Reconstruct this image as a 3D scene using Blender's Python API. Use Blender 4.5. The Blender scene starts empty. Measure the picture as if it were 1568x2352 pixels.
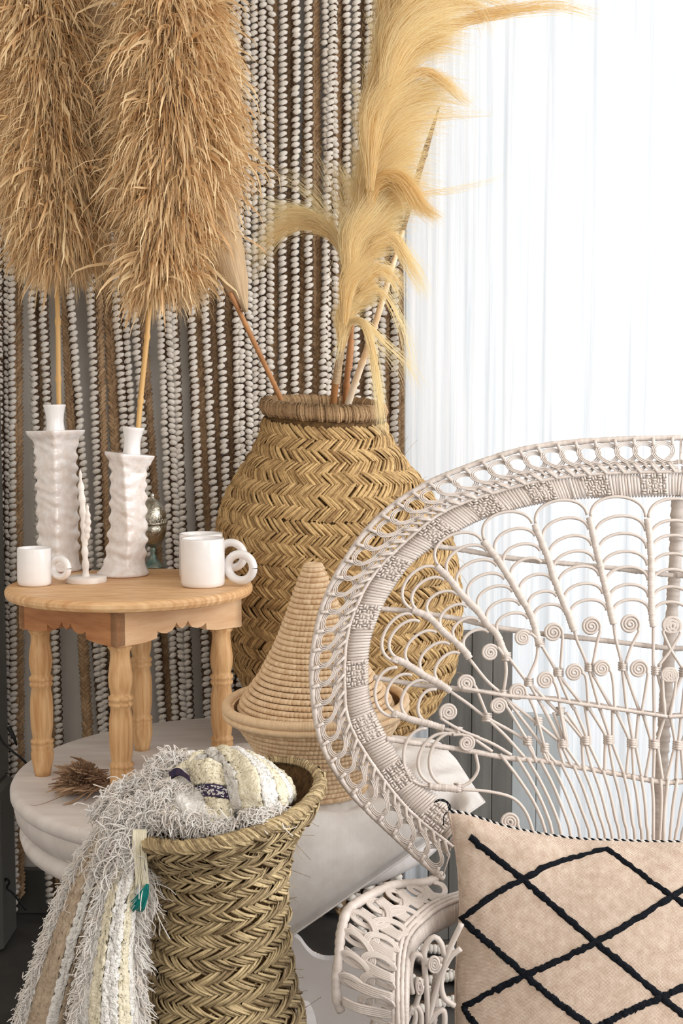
import bpy, math, random
import numpy as np
from mathutils import Vector
random.seed(7); rng = np.random.default_rng(7)
PI = math.pi
C = bpy.context.scene.collection
scn = bpy.context.scene

# ------------------------------------------------------------------ camera, light, exposure
FPX, PITCH, CAMZ = 2900.0, math.radians(4.7), 1.30
cd = bpy.data.cameras.new('camera'); cam = bpy.data.objects.new('camera', cd); C.objects.link(cam)
cam.location = (0, 0, CAMZ); cam.rotation_euler = (PI/2 - PITCH, 0, 0)
cd.sensor_fit = 'HORIZONTAL'; cd.sensor_width = 36; cd.lens = 36*FPX/1568; cd.clip_start = 0.02
cd.dof.use_dof = False
scn.camera = cam
scn.view_settings.view_transform = 'Standard'; scn.view_settings.look = 'None'
scn.view_settings.gamma = 1; scn.view_settings.use_curve_mapping = False
scn.view_settings.exposure = 0.12
w = bpy.data.worlds.new('sky'); scn.world = w; w.use_nodes = True
w.node_tree.nodes['Background'].inputs[0].default_value = (0.93, 0.96, 1.0, 1)
w.node_tree.nodes['Background'].inputs[1].default_value = 1.25
def area(name, loc, target, size, size_y, energy, col):
    l = bpy.data.lights.new(name, 'AREA'); l.shape = 'RECTANGLE'; l.size = size; l.size_y = size_y
    l.energy = energy; l.color = col
    o = bpy.data.objects.new(name, l); C.objects.link(o); o.location = loc
    o.rotation_euler = (Vector(target) - Vector(loc)).to_track_quat('-Z', 'Y').to_euler()
    return o
area('daylight_behind_curtain', (1.9, 4.4, 1.6), (1.5, 3.1, 1.45), 1.6, 2.4, 26, (0.96, 0.98, 1.0))
area('right_fill_light', (2.35, 1.0, 1.7), (-0.1, 2.5, 0.9), 1.7, 1.9, 66, (1.0, 0.98, 0.95))  # unseen lamp added to light the scene from the right
area('front_fill_light', (0.9, -1.2, 1.9), (0.1, 2.4, 0.9), 2.0, 1.5, 30, (1.0, 0.97, 0.95))  # added fill from behind the camera, no window modelled there

# ------------------------------------------------------------------ projection helpers
def ray(px, py):
    px = np.asarray(px, float); py = np.asarray(py, float)
    dx = (px - 784)/FPX; dy = -(py - 1176)/FPX
    cp, sp = math.cos(PITCH), math.sin(PITCH)
    return dx, cp + dy*sp, dy*cp - sp
def P(px, py, Y):
    a, b, c = ray(px, py); t = np.asarray(Y, float)/b
    return np.stack([a*t, b*t, CAMZ + c*t], -1)
def H(px, py, z):
    a, b, c = ray(px, py); t = (z - CAMZ)/c
    return np.stack([a*t, b*t, CAMZ + c*t], -1)
def A(*p): return np.array(p, float)
def cr(pts, n):                      # centripetal-ish catmull rom resample
    p = np.asarray(pts, float)
    q = np.vstack([2*p[0]-p[1], p, 2*p[-1]-p[-2]])
    seg = np.linalg.norm(np.diff(p[:, :3], axis=0), axis=1); s = np.r_[0, np.cumsum(seg)]
    u = np.linspace(0, s[-1], n); k = np.clip(np.searchsorted(s, u, side='right')-1, 0, len(p)-2)
    t = ((u - s[k])/np.maximum(seg[k], 1e-9))[:, None]
    p0, p1, p2, p3 = q[k], q[k+1], q[k+2], q[k+3]
    return .5*((2*p1) + (-p0+p2)*t + (2*p0-5*p1+4*p2-p3)*t**2 + (-p0+3*p1-3*p2+p3)*t**3)

# ------------------------------------------------------------------ mesh builder
class MB:
    def __init__(s): s.V = []; s.F = []; s.a = []; s.n = 0
    def add(s, V, F, v=.5):
        V = np.asarray(V, float).reshape(-1, 3)
        s.V.append(V); s.a.append(np.broadcast_to(np.asarray(v, float), (len(V),)).copy())
        for f in (F if isinstance(F, list) else [F]):
            s.F.append(np.asarray(f, int) + s.n)
        s.n += len(V)
    def build(s, name, mat, parent=None, smooth=True):
        me = bpy.data.meshes.new(name)
        V = np.vstack(s.V); me.vertices.add(len(V)); me.vertices.foreach_set('co', V.ravel())
        loops = np.concatenate([f.ravel() for f in s.F])
        cnt = np.concatenate([np.full(len(f), f.shape[1]) for f in s.F])
        me.loops.add(len(loops)); me.loops.foreach_set('vertex_index', loops.astype(np.int32))
        me.polygons.add(len(cnt)); me.polygons.foreach_set('loop_start', (np.cumsum(cnt)-cnt).astype(np.int32))
        at = me.attributes.new('v', 'FLOAT', 'POINT'); at.data.foreach_set('value', np.concatenate(s.a))
        me.update(calc_edges=True)
        me.polygons.foreach_set('use_smooth', np.full(len(cnt), smooth)); 
        me.validate()
        me.materials.append(mat)
        o = bpy.data.objects.new(name, me); C.objects.link(o)
        if parent: 
            o.parent = parent; o.matrix_parent_inverse = parent.matrix_world.inverted() if False else o.matrix_parent_inverse
            o.location = (-parent.location[0], -parent.location[1], -parent.location[2])
        return o

def btubes(mb, Pt, r, N=None, m=6, flat=1.0, v=.5, caps=False):
    """batch of tubes: Pt (N,K,3), r scalar/(N,)/(N,K)/(K,), N frame normal (3,) or (N,K,3)"""
    Pt = np.asarray(Pt, float); n, k, _ = Pt.shape
    T = np.gradient(Pt, axis=1); T /= np.maximum(np.linalg.norm(T, axis=2, keepdims=True), 1e-9)
    if N is None:
        N = np.where(np.abs(T[:, :1, 2:3]) > .8, A(0, 1, 0), A(0, 0, 1)); N = np.broadcast_to(N, Pt.shape)
    N = np.broadcast_to(np.asarray(N, float), Pt.shape)
    N = N - T*(N*T).sum(2, keepdims=True); N = N/np.maximum(np.linalg.norm(N, axis=2, keepdims=True), 1e-9)
    B = np.cross(T, N)
    r = np.asarray(r, float)
    if r.ndim == 0: r = np.full((n, k), float(r))
    elif r.ndim == 1 and len(r) == k and not (len(r) == n and n != k): r = np.broadcast_to(r, (n, k))
    elif r.ndim == 1: r = np.broadcast_to(r[:, None], (n, k))
    if m == 2:
        V = np.stack([Pt - B*r[..., None], Pt + B*r[..., None]], 2)
    else:
        a = np.arange(m)*2*PI/m
        V = Pt[:, :, None] + r[..., None, None]*(B[:, :, None]*np.cos(a)[:, None] + flat*N[:, :, None]*np.sin(a)[:, None])
    idx = np.arange(n*k*m).reshape(n, k, m)
    if m == 2:
        F = np.stack([idx[:, :-1, 0], idx[:, :-1, 1], idx[:, 1:, 1], idx[:, 1:, 0]], -1).reshape(-1, 4)
        Fs = [F]
    else:
        nx = np.roll(idx, -1, 2)
        F = np.stack([idx[:, :-1], nx[:, :-1], nx[:, 1:], idx[:, 1:]], -1).reshape(-1, 4)
        Fs = [F]
        if caps: Fs += [idx[:, 0, ::-1].reshape(n, m), idx[:, -1].reshape(n, m)]
    v = np.asarray(v, float)
    if v.ndim == 1: v = np.repeat(v, k*m)
    elif v.ndim == 2: v = np.repeat(v.ravel(), m)
    mb.add(V.reshape(-1, 3), Fs, v)

def tube(mb, pts, r, m=8, n=None, N=None, flat=1.0, v=.5, closed=False, caps=True):
    pts = np.asarray(pts, float)
    if n: pts = cr(pts, n)
    k = len(pts); r = np.broadcast_to(np.asarray(r, float), (k,)) if np.ndim(r) == 0 or len(r) == k else np.interp(np.linspace(0, 1, k), np.linspace(0, 1, len(r)), r)
    if N is None:       # parallel transport
        T = np.gradient(pts, axis=0); T /= np.maximum(np.linalg.norm(T, axis=1, keepdims=True), 1e-9)
        n0 = A(0, 1, 0) if abs(T[0, 1]) < .8 else A(1, 0, 0)
        N = np.zeros_like(pts); cur = n0
        for i in range(k):
            cur = cur - T[i]*cur.dot(T[i]); cur = cur/np.linalg.norm(cur); N[i] = cur
    btubes(mb, pts[None], r[None], N, m, flat, v, caps)

def wrapped(mb, pts, r, pitch=.007, m=8, amp=.10, N=None, flat=1.0, v=.5, soft=False):
    """cane wound round with strip: radius rings"""
    pts = np.asarray(pts, float); L = np.linalg.norm(np.diff(pts, axis=0), axis=1).sum()
    nw = max(2, int(L/pitch)); k = nw*3+1
    p = cr(pts, k); ph = np.arange(k) % 3
    rr = r*(1 - amp*(ph == 0)) * (1 + .05*np.repeat(rng.standard_normal(nw+1), 3)[:k])
    tube(mb, p, rr, m, N=N, flat=flat, v=np.repeat(rng.random(nw+1), 3)[None, :k])

def lathe(mb, prof, n=40, c=(0, 0, 0), axis=(0, 0, 1), v=.5, rf=None, cap0=False, cap1=False):
    prof = np.asarray(prof, float); ax = A(*axis)/np.linalg.norm(axis)
    e1 = np.cross(A(0, 1, 0), ax) if abs(ax[1]) < .9 else A(1, 0, 0); e1 = e1/np.linalg.norm(e1); e2 = np.cross(ax, e1)
    th = np.arange(n)*2*PI/n
    R = prof[:, 0][:, None]*np.ones(n); Z = prof[:, 1][:, None]*np.ones(n)
    if rf is not None: R = rf(R, Z, th[None])
    V = A(*c) + R[..., None]*(np.cos(th)[None, :, None]*e1 + np.sin(th)[None, :, None]*e2) + Z[..., None]*ax
    k = len(prof); idx = np.arange(k*n).reshape(k, n); nx = np.roll(idx, -1, 1)
    Fs = [np.stack([idx[:-1], nx[:-1], nx[1:], idx[1:]], -1).reshape(-1, 4)]
    if cap0: Fs.append(idx[0, ::-1][None])
    if cap1: Fs.append(idx[-1][None])
    mb.add(V.reshape(-1, 3), Fs, v)

def grid(mb, V, v=.5, thick=0, nrm=None):
    a, b, _ = V.shape; idx = np.arange(a*b).reshape(a, b)
    F = np.stack([idx[:-1, :-1], idx[:-1, 1:], idx[1:, 1:], idx[1:, :-1]], -1).reshape(-1, 4)
    mb.add(V.reshape(-1, 3), F, v if np.ndim(v) == 0 else np.asarray(v).ravel())
    if thick:
        du = np.gradient(V, axis=0); dv = np.gradient(V, axis=1); n = np.cross(du, dv)
        n /= np.maximum(np.linalg.norm(n, axis=2, keepdims=True), 1e-9)
        W = V + n*thick
        mb.add(W.reshape(-1, 3), F[:, ::-1], v if np.ndim(v) == 0 else np.asarray(v).ravel())
        o = mb.n - 2*a*b
        b0 = np.r_[idx[0, :], idx[1:, -1], idx[-1, -2::-1], idx[-2:0:-1, 0]]; b1 = np.roll(b0, -1)
        mb.F.append(np.stack([b0+o, b0+o+a*b, b1+o+a*b, b1+o], -1))

def box(mb, c, s, v=.5, rz=0, bev=.0):
    x, y, z = np.array(s)/2; b = min(bev, x, y, z)
    # box with chamfered vertical + top edges through an 8-gon loft
    def loop(hx, hy, zz):
        return [(-hx+b, -hy, zz), (hx-b, -hy, zz), (hx, -hy+b, zz), (hx, hy-b, zz), (hx-b, hy, zz), (-hx+b, hy, zz), (-hx, hy-b, zz), (-hx, -hy+b, zz)]
    if b > 0:
        rings = [loop(x-b, y-b, -z), loop(x, y, -z+b), loop(x, y, z-b), loop(x-b, y-b, z)]; n = 8
    else:
        rings = [[(-x, -y, -z), (x, -y, -z), (x, y, -z), (-x, y, -z)], [(-x, -y, z), (x, -y, z), (x, y, z), (-x, y, z)]]; n = 4
    V = np.array(rings, float).reshape(-1, 3)
    cs, sn = math.cos(rz), math.sin(rz)
    V = np.stack([V[:, 0]*cs - V[:, 1]*sn, V[:, 0]*sn + V[:, 1]*cs, V[:, 2]], -1) + np.array(c)
    k = len(rings); idx = np.arange(k*n).reshape(k, n); nx = np.roll(idx, -1, 1)
    mb.add(V, [np.stack([idx[:-1], nx[:-1], nx[1:], idx[1:]], -1).reshape(-1, 4), idx[0, ::-1][None], idx[-1][None]], v)

def prism(mb, poly, p0, ux, uy, depth, v=.5):
    """polygon (2d) extruded: p0 + x*ux + y*uy, depth vector; filled with triangles"""
    from mathutils.geometry import tessellate_polygon
    poly = np.asarray(poly, float); n = len(poly)
    V = A(*p0) + poly[:, :1]*A(*ux) + poly[:, 1:]*A(*uy)
    tr = np.array(tessellate_polygon([[Vector((a, b, 0)) for a, b in poly]]))
    W = V + A(*depth); i = np.arange(n); j = (i+1) % n
    mb.add(np.vstack([V, W]), [tr, tr[:, ::-1]+n, np.stack([i, i+n, j+n, j], -1)], v)

# ------------------------------------------------------------------ tagging
def tag(o, label=None, cat=None, group=None, kind=None):
    if label: o['label'] = label
    if cat: o['category'] = cat
    if group: o['group'] = group
    if kind: o['kind'] = kind
    return o
def empty(name, loc, label, cat, group=None):
    o = bpy.data.objects.new(name, None); C.objects.link(o); o.location = tuple(float(a) for a in loc)
    return tag(o, label, cat, group)

# ------------------------------------------------------------------ materials
def srgb(*c):
    c = np.array(c, float)/255; return tuple(np.where(c <= .04045, c/12.92, ((c+.055)/1.055)**2.4)) + (1.0,)
def mat(name, c0, c1=None, rough=.7, nscale=40, stretch=(1, 1, 1), bump=.1, bscale=200, bstretch=(1, 1, 1), attr=False, metal=0, coat=0, noise_mix=.5, spec=.4, sheen=0, transl=0, detail=4, bdist=.002):
    m = bpy.data.materials.new(name); m.use_nodes = True; nt = m.node_tree; N = nt.nodes; L = nt.links
    b = N['Principled BSDF']; b.inputs['Roughness'].default_value = rough; b.inputs['Metallic'].default_value = metal
    b.inputs['Specular IOR Level'].default_value = spec; b.inputs['Coat Weight'].default_value = coat
    b.inputs['Sheen Weight'].default_value = sheen
    c1 = c1 or c0
    tc = N.new('ShaderNodeTexCoord')
    mp = N.new('ShaderNodeMapping'); mp.inputs['Scale'].default_value = stretch; L.new(tc.outputs['Object'], mp.inputs[0])
    nz = N.new('ShaderNodeTexNoise'); nz.inputs['Scale'].default_value = nscale; nz.inputs['Detail'].default_value = detail; L.new(mp.outputs[0], nz.inputs[0])
    mr = N.new('ShaderNodeMapRange'); mr.inputs[1].default_value = .3; mr.inputs[2].default_value = .7; L.new(nz.outputs[0], mr.inputs[0])
    fac = mr.outputs[0]
    if attr:
        at = N.new('ShaderNodeAttribute'); at.attribute_name = 'v'
        mx = N.new('ShaderNodeMix'); mx.inputs[0].default_value = noise_mix; L.new(at.outputs['Fac'], mx.inputs[2]); L.new(fac, mx.inputs[3]); fac = mx.outputs[0]
    cm = N.new('ShaderNodeMix'); cm.data_type = 'RGBA'; cm.inputs[6].default_value = c0; cm.inputs[7].default_value = c1
    L.new(fac, cm.inputs[0]); L.new(cm.outputs[2], b.inputs['Base Color'])
    if bump:
        mp2 = N.new('ShaderNodeMapping'); mp2.inputs['Scale'].default_value = bstretch; L.new(tc.outputs['Object'], mp2.inputs[0])
        n2 = N.new('ShaderNodeTexNoise'); n2.inputs['Scale'].default_value = bscale; n2.inputs['Detail'].default_value = 3; L.new(mp2.outputs[0], n2.inputs[0])
        bp = N.new('ShaderNodeBump'); bp.inputs['Strength'].default_value = bump; bp.inputs['Distance'].default_value = bdist
        L.new(n2.outputs[0], bp.inputs['Height']); L.new(bp.outputs[0], b.inputs['Normal'])
    if transl:
        tr = N.new('ShaderNodeBsdfTranslucent'); L.new(cm.outputs[2], tr.inputs[0]); ms = N.new('ShaderNodeMixShader'); ms.inputs[0].default_value = transl
        L.new(b.outputs[0], ms.inputs[1]); L.new(tr.outputs[0], ms.inputs[2]); L.new(ms.outputs[0], N['Material Output'].inputs[0])
    return m
def weave_bump(m, scale, strength=.5, dist=.001, rot=0.0, axis='Z'):
    """adds a fine woven thread relief to a cloth material"""
    nt = m.node_tree; N = nt.nodes; L = nt.links; b = N['Principled BSDF']
    tc = N.new('ShaderNodeTexCoord'); mp = N.new('ShaderNodeMapping'); mp.inputs['Rotation'].default_value = (0, rot, 0); L.new(tc.outputs['Object'], mp.inputs[0])
    ws = []
    for d in ('X', 'Z'):
        wv = N.new('ShaderNodeTexWave'); wv.wave_type = 'BANDS'; wv.bands_direction = d; wv.inputs['Scale'].default_value = scale; wv.inputs['Distortion'].default_value = 1.0; wv.inputs['Detail'].default_value = 1
        L.new(mp.outputs[0], wv.inputs[0]); ws.append(wv)
    mx = N.new('ShaderNodeMath'); mx.operation = 'ADD'; L.new(ws[0].outputs['Fac'], mx.inputs[0]); L.new(ws[1].outputs['Fac'], mx.inputs[1])
    bp = N.new('ShaderNodeBump'); bp.inputs['Strength'].default_value = strength; bp.inputs['Distance'].default_value = dist
    L.new(mx.outputs[0], bp.inputs['Height'])
    old = b.inputs['Normal'].links[0].from_socket if b.inputs['Normal'].links else None
    if old: L.new(old, bp.inputs['Normal'])
    L.new(bp.outputs[0], b.inputs['Normal'])
    return m

M = {}
M['wall'] = mat('wall_paint', srgb(232, 226, 218), srgb(224, 218, 209), .9, 6, bump=.15, bscale=60)
M['floor'] = mat('floor_grey', srgb(66, 64, 62), srgb(82, 80, 78), .6, 12, bump=.1)
M['yarn'] = mat('white_yarn', srgb(210, 202, 192), srgb(234, 228, 220), .95, 60, attr=True, bump=.6, bscale=500, sheen=.2)
M['cord'] = mat('dark_cord', srgb(70, 52, 38), srgb(100, 78, 58), .95, 80, attr=True, bump=.5, bscale=500)
M['jute'] = mat('jute', srgb(140, 110, 82), srgb(206, 174, 138), .95, 300, attr=True, bump=.8, bscale=600, noise_mix=.5)
M['straw'] = mat('palm_straw', srgb(128, 94, 54), srgb(226, 192, 136), .65, 120, attr=True, bump=.5, bscale=500, noise_mix=.35)
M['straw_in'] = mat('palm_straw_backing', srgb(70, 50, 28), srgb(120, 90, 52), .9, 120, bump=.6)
M['seagrass'] = mat('rim_seagrass', srgb(118, 90, 62), srgb(200, 168, 128), .8, 200, attr=True, bump=.5, bscale=700, noise_mix=.4)
M['green_straw'] = mat('esparto', srgb(98, 76, 50), srgb(214, 192, 148), .6, 90, attr=True, bump=.5, bscale=500, noise_mix=.3)
M['coil'] = mat('palm_coil', srgb(214, 178, 138), srgb(248, 222, 186), .7, 90, attr=True, bump=.4, bscale=600, noise_mix=.4)
M['coil_dark'] = mat('palm_coil_gap', srgb(120, 88, 58), srgb(150, 112, 78), .9)
M['raffia'] = mat('raffia', srgb(200, 148, 90), srgb(255, 236, 194), .6, 30, attr=True, bump=.2, bscale=400, noise_mix=.15, transl=.18)
M['raffia_core'] = mat('raffia_core', srgb(140, 96, 56), srgb(176, 126, 78), .9, 60)
M['pampas'] = mat('pampas', srgb(226, 186, 112), srgb(255, 244, 204), .5, 20, attr=True, bump=0, noise_mix=.15, transl=.4)
M['bamboo'] = mat('bamboo', srgb(190, 142, 84), srgb(222, 184, 120), .45, 30, stretch=(1, 1, .1), attr=True, bump=.2, bscale=200, bstretch=(1, 1, .1))
M['reddish_bamboo'] = mat('reddish_bamboo', srgb(152, 100, 58), srgb(196, 144, 96), .45, 30, stretch=(1, 1, .1), attr=True, bump=.2, bscale=200, bstretch=(1, 1, .1))
M['bark'] = mat('dark_bark', srgb(92, 66, 44), srgb(150, 116, 84), .8, 60, attr=True, bump=.4)
M['peeled'] = mat('peeled_cane', srgb(222, 180, 128), srgb(255, 244, 226), .6, 30, stretch=(1, 1, .15), bump=.2)
M['leaf'] = mat('dried_palm', srgb(206, 178, 140), srgb(226, 200, 164), .7, 90, stretch=(1, 1, .1), bump=.3, bscale=200, bstretch=(1, 1, .1), transl=.3)
M['pine'] = mat('pine', srgb(196, 136, 82), srgb(242, 206, 158), .5, 14, stretch=(1.5, 14, 1), attr=True, bump=.12, bscale=60, bstretch=(1, 10, 10), noise_mix=.7)
M['pine_leg'] = mat('pine_leg', srgb(198, 146, 94), srgb(238, 200, 150), .5, 26, stretch=(6, 6, .35), attr=True, bump=.15, bscale=60, bstretch=(8, 8, .3), noise_mix=.8)
M['pine_shaded'] = mat('pine_apron_shaded', srgb(168, 106, 62), srgb(206, 146, 94), .5, 14, stretch=(1, 1, 7), attr=True, bump=.12, bscale=50, bstretch=(1, 1, 10), noise_mix=.8)  # darker apron pine, shade of the left face put into the colour
M['pine_pale'] = mat('pine_pale', srgb(212, 164, 118), srgb(244, 210, 170), .5, 10, stretch=(1, 1, 7), attr=True, bump=.12, bscale=50, bstretch=(1, 1, 10), noise_mix=.8)
M['whitewood'] = mat('white_painted_wood', srgb(222, 214, 210), srgb(236, 230, 227), .55, 8, stretch=(1, 6, 1), bump=.2, bscale=50, bstretch=(1, 12, 1))
M['ceramic'] = mat('white_glaze', srgb(238, 235, 235), srgb(246, 244, 244), .18, 20, bump=.08, bscale=40, spec=.5, coat=.5, bdist=.004)
M['ceramic_rough'] = mat('white_glaze_pitted', srgb(230, 218, 211), srgb(246, 243, 243), .2, 55, bump=.5, bscale=70, bdist=.005, spec=.5, coat=.5, detail=6)
M['ceramic_matt'] = mat('white_glaze_matt', srgb(226, 214, 206), srgb(244, 240, 236), .4, 40, bump=.25, bscale=80)
M['clay'] = mat('bare_clay', srgb(176, 128, 104), srgb(196, 148, 122), .8)
M['silver'] = mat('old_silver', srgb(150, 145, 132), srgb(205, 202, 190), .32, 60, metal=1, bump=.6, bscale=160, bdist=.003)
M['verdigris'] = mat('verdigris_silver', srgb(84, 120, 116), srgb(150, 150, 140), .45, 60, metal=.8, bump=.5, bscale=120)
M['rattan'] = mat('white_rattan', srgb(188, 177, 169), srgb(212, 202, 195), .45, 30, attr=True, bump=.1, bscale=200, noise_mix=.4)
M['linen'] = weave_bump(mat('linen_canvas', srgb(226, 219, 214), srgb(240, 236, 232), .95, 30, bump=.2, bscale=90), 240, .35, .0008)
M['wool'] = weave_bump(mat('beige_wool', srgb(186, 163, 145), srgb(208, 189, 173), .95, 90, stretch=(1, 1, 1), bump=.5, bscale=240, sheen=.2, detail=6), 190, .45, .001, .3)
M['blackwool'] = mat('black_wool', srgb(10, 14, 20), srgb(24, 28, 36), .9, 300, bump=.9, bscale=500, spec=.15)
M['cushion_back'] = mat('cushion_back_cloth', srgb(206, 172, 140), srgb(216, 186, 156), .95)
M['blanket'] = mat('blanket_tufts', srgb(226, 220, 210), srgb(250, 249, 247), .95, 140, attr=True, bump=1, bscale=260, bdist=.005, sheen=.2, noise_mix=.5)
M['blanket_taupe'] = mat('blanket_taupe', srgb(172, 152, 130), srgb(196, 178, 156), .95, 100, bump=.8, bscale=220, bdist=.004)
M['blanket_cream'] = mat('blanket_cream', srgb(222, 212, 184), srgb(238, 230, 208), .95, 100, bump=1, bscale=220, bdist=.004)
M['navy'] = mat('navy_band', srgb(24, 30, 66), srgb(70, 50, 70), .9, 160, bump=.6, bscale=300)
M['fringe'] = mat('fringe_thread', srgb(250, 244, 238), srgb(255, 255, 254), .9, 60, attr=True, bump=0, transl=.5)
M['tassel_cream'] = mat('tassel_cream', srgb(206, 198, 170), srgb(236, 230, 210), .9, attr=True, bump=0)
M['teal'] = mat('teal_thread', srgb(0, 96, 96), srgb(10, 140, 130), .8, attr=True, bump=0)
M['brownbunch'] = mat('dried_brown', srgb(112, 80, 56), srgb(196, 164, 134), .8, 60, attr=True, bump=.3, noise_mix=.3)
M['black'] = mat('black_rubber', srgb(14, 14, 15), srgb(20, 20, 22), .5)
M['trim'] = mat('grey_trim', srgb(96, 95, 90), srgb(88, 87, 83), .6, 8)
M['patch_dark'] = mat('curtain_patch_dark', srgb(88, 87, 84), srgb(120, 118, 114), .7, 30, stretch=(1, 1, .08), bump=.2)  # dark tone of the patch by the curtain, for the added boards
M['patch_pale'] = mat('curtain_patch_pale', srgb(158, 166, 169), srgb(184, 190, 193), .7, 30, stretch=(1, 1, .08), bump=.2)  # paler right-hand tone of the same patch
M['dark_gap'] = mat('curtain_rod_metal', srgb(60, 55, 50), srgb(70, 66, 60), .5)

# sheer curtain: crinkled translucent cotton
def sheer():
    m = mat('sheer_cotton', srgb(238, 238, 238), srgb(212, 217, 221), .9, 14, stretch=(6, 6, .12), bump=.35, bscale=30, bstretch=(6, 6, .15), bdist=.006, detail=6)
    nt = m.node_tree; N = nt.nodes; L = nt.links; b = N['Principled BSDF']
    col = b.inputs['Base Color'].links[0].from_socket
    tr = N.new('ShaderNodeBsdfTranslucent'); L.new(col, tr.inputs[0])
    ms = N.new('ShaderNodeMixShader'); ms.inputs[0].default_value = .48
    L.new(b.outputs[0], ms.inputs[1]); L.new(tr.outputs[0], ms.inputs[2]); L.new(ms.outputs[0], N['Material Output'].inputs[0])
    return m
M['sheer'] = sheer()

# ------------------------------------------------------------------ the setting
YW, YS = 3.18, 3.11
XE = float(P(936, 1000, YW)[0])            # right end of the wall, window opening beyond
mb = MB(); box(mb, ((-1.6+XE)/2, YW+.06, 1.35), (1.6+XE, .12, 2.7)); tag(mb.build('wall_back', M['wall'], smooth=False), kind='structure')
mb = MB(); box(mb, (2.25, YW+.06, 1.35), (.5, .12, 2.7)); tag(mb.build('wall_back_right', M['wall'], smooth=False), kind='structure')
mb = MB(); box(mb, (-1.3, .8, 1.35), (.1, 4.6, 2.7)); tag(mb.build('wall_left', M['wall'], smooth=False), kind='structure')
mb = MB(); box(mb, (.5, .8, -.05), (4.6, 5.6, .1)); tag(mb.build('floor', M['floor'], smooth=False), kind='structure')
mb = MB(); box(mb, (.5, .8, 2.75), (4.2, 4.9, .1)); tag(mb.build('ceiling', M['wall'], smooth=False), kind='structure')
mb = MB(); box(mb, (.5, -1.5, 1.35), (4.0, .1, 2.7)); tag(mb.build('wall_front', M['wall'], smooth=False), kind='structure')
mb = MB(); box(mb, (2.5, -.9, 1.35), (.1, 1.4, 2.7)); box(mb, (2.5, .9, .15), (.1, 4.2, .3)); tag(mb.build('wall_right', M['wall'], smooth=False), kind='structure')
# door casing at the left edge, with its plinth block
xc = float(P(4, 2000, 3.0)[0])
mb = MB(); box(mb, (xc-.055, 3.02, .95), (.12, .1, 1.1), bev=.006)
box(mb, (xc-.05, 2.99, .2), (.14, .14, .4), bev=.01); tag(mb.build('trim_1', M['trim'], smooth=False), kind='structure')
mb = MB(); box(mb, (-.35, YW-.012, .06), (1.6, .02, .12), bev=.004); tag(mb.build('baseboard_back', M['trim'], smooth=False), kind='structure')

# ------------------------------------------------------------------ rope curtain
ZR = 2.5
def ellip(mb, c, ax, tilt=0, v=.5, ns=6, nr=3):
    """batch ellipsoids c (n,3), ax (3,), tilt about y"""
    c = np.asarray(c, float); n = len(c)
    th = np.arange(ns)*2*PI/ns; ph = np.arange(1, nr+1)*PI/(nr+1)
    U = [[0, 0, 1]] + [[math.sin(p)*math.cos(t), math.sin(p)*math.sin(t), math.cos(p)] for p in ph for t in th] + [[0, 0, -1]]
    U = np.array(U)*np.array(ax)
    tl = np.broadcast_to(np.asarray(tilt, float), (n,)); cs, sn = np.cos(tl)[:, None], np.sin(tl)[:, None]
    X = U[None, :, 0]*cs + U[None, :, 2]*sn; Z = -U[None, :, 0]*sn + U[None, :, 2]*cs
    V = np.stack([X, np.broadcast_to(U[None, :, 1], X.shape), Z], -1) + c[:, None]
    k = len(U); f4 = []; f3 = []
    for r in range(nr-1):
        for s in range(ns):
            a = 1+r*ns+s; b = 1+r*ns+(s+1) % ns; f4.append([a, a+ns, b+ns, b])
    for s in range(ns):
        f3.append([0, 1+s, 1+(s+1) % ns]); e = 1+(nr-1)*ns; f3.append([e+s, k-1, e+(s+1) % ns])
    off = (np.arange(n)*k)[:, None, None]
    mb.add(V.reshape(-1, 3), [(np.array(f4)[None]+off).reshape(-1, 4), (np.array(f3)[None]+off).reshape(-1, 3)], np.repeat(np.broadcast_to(v, (n,)), k))

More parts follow.
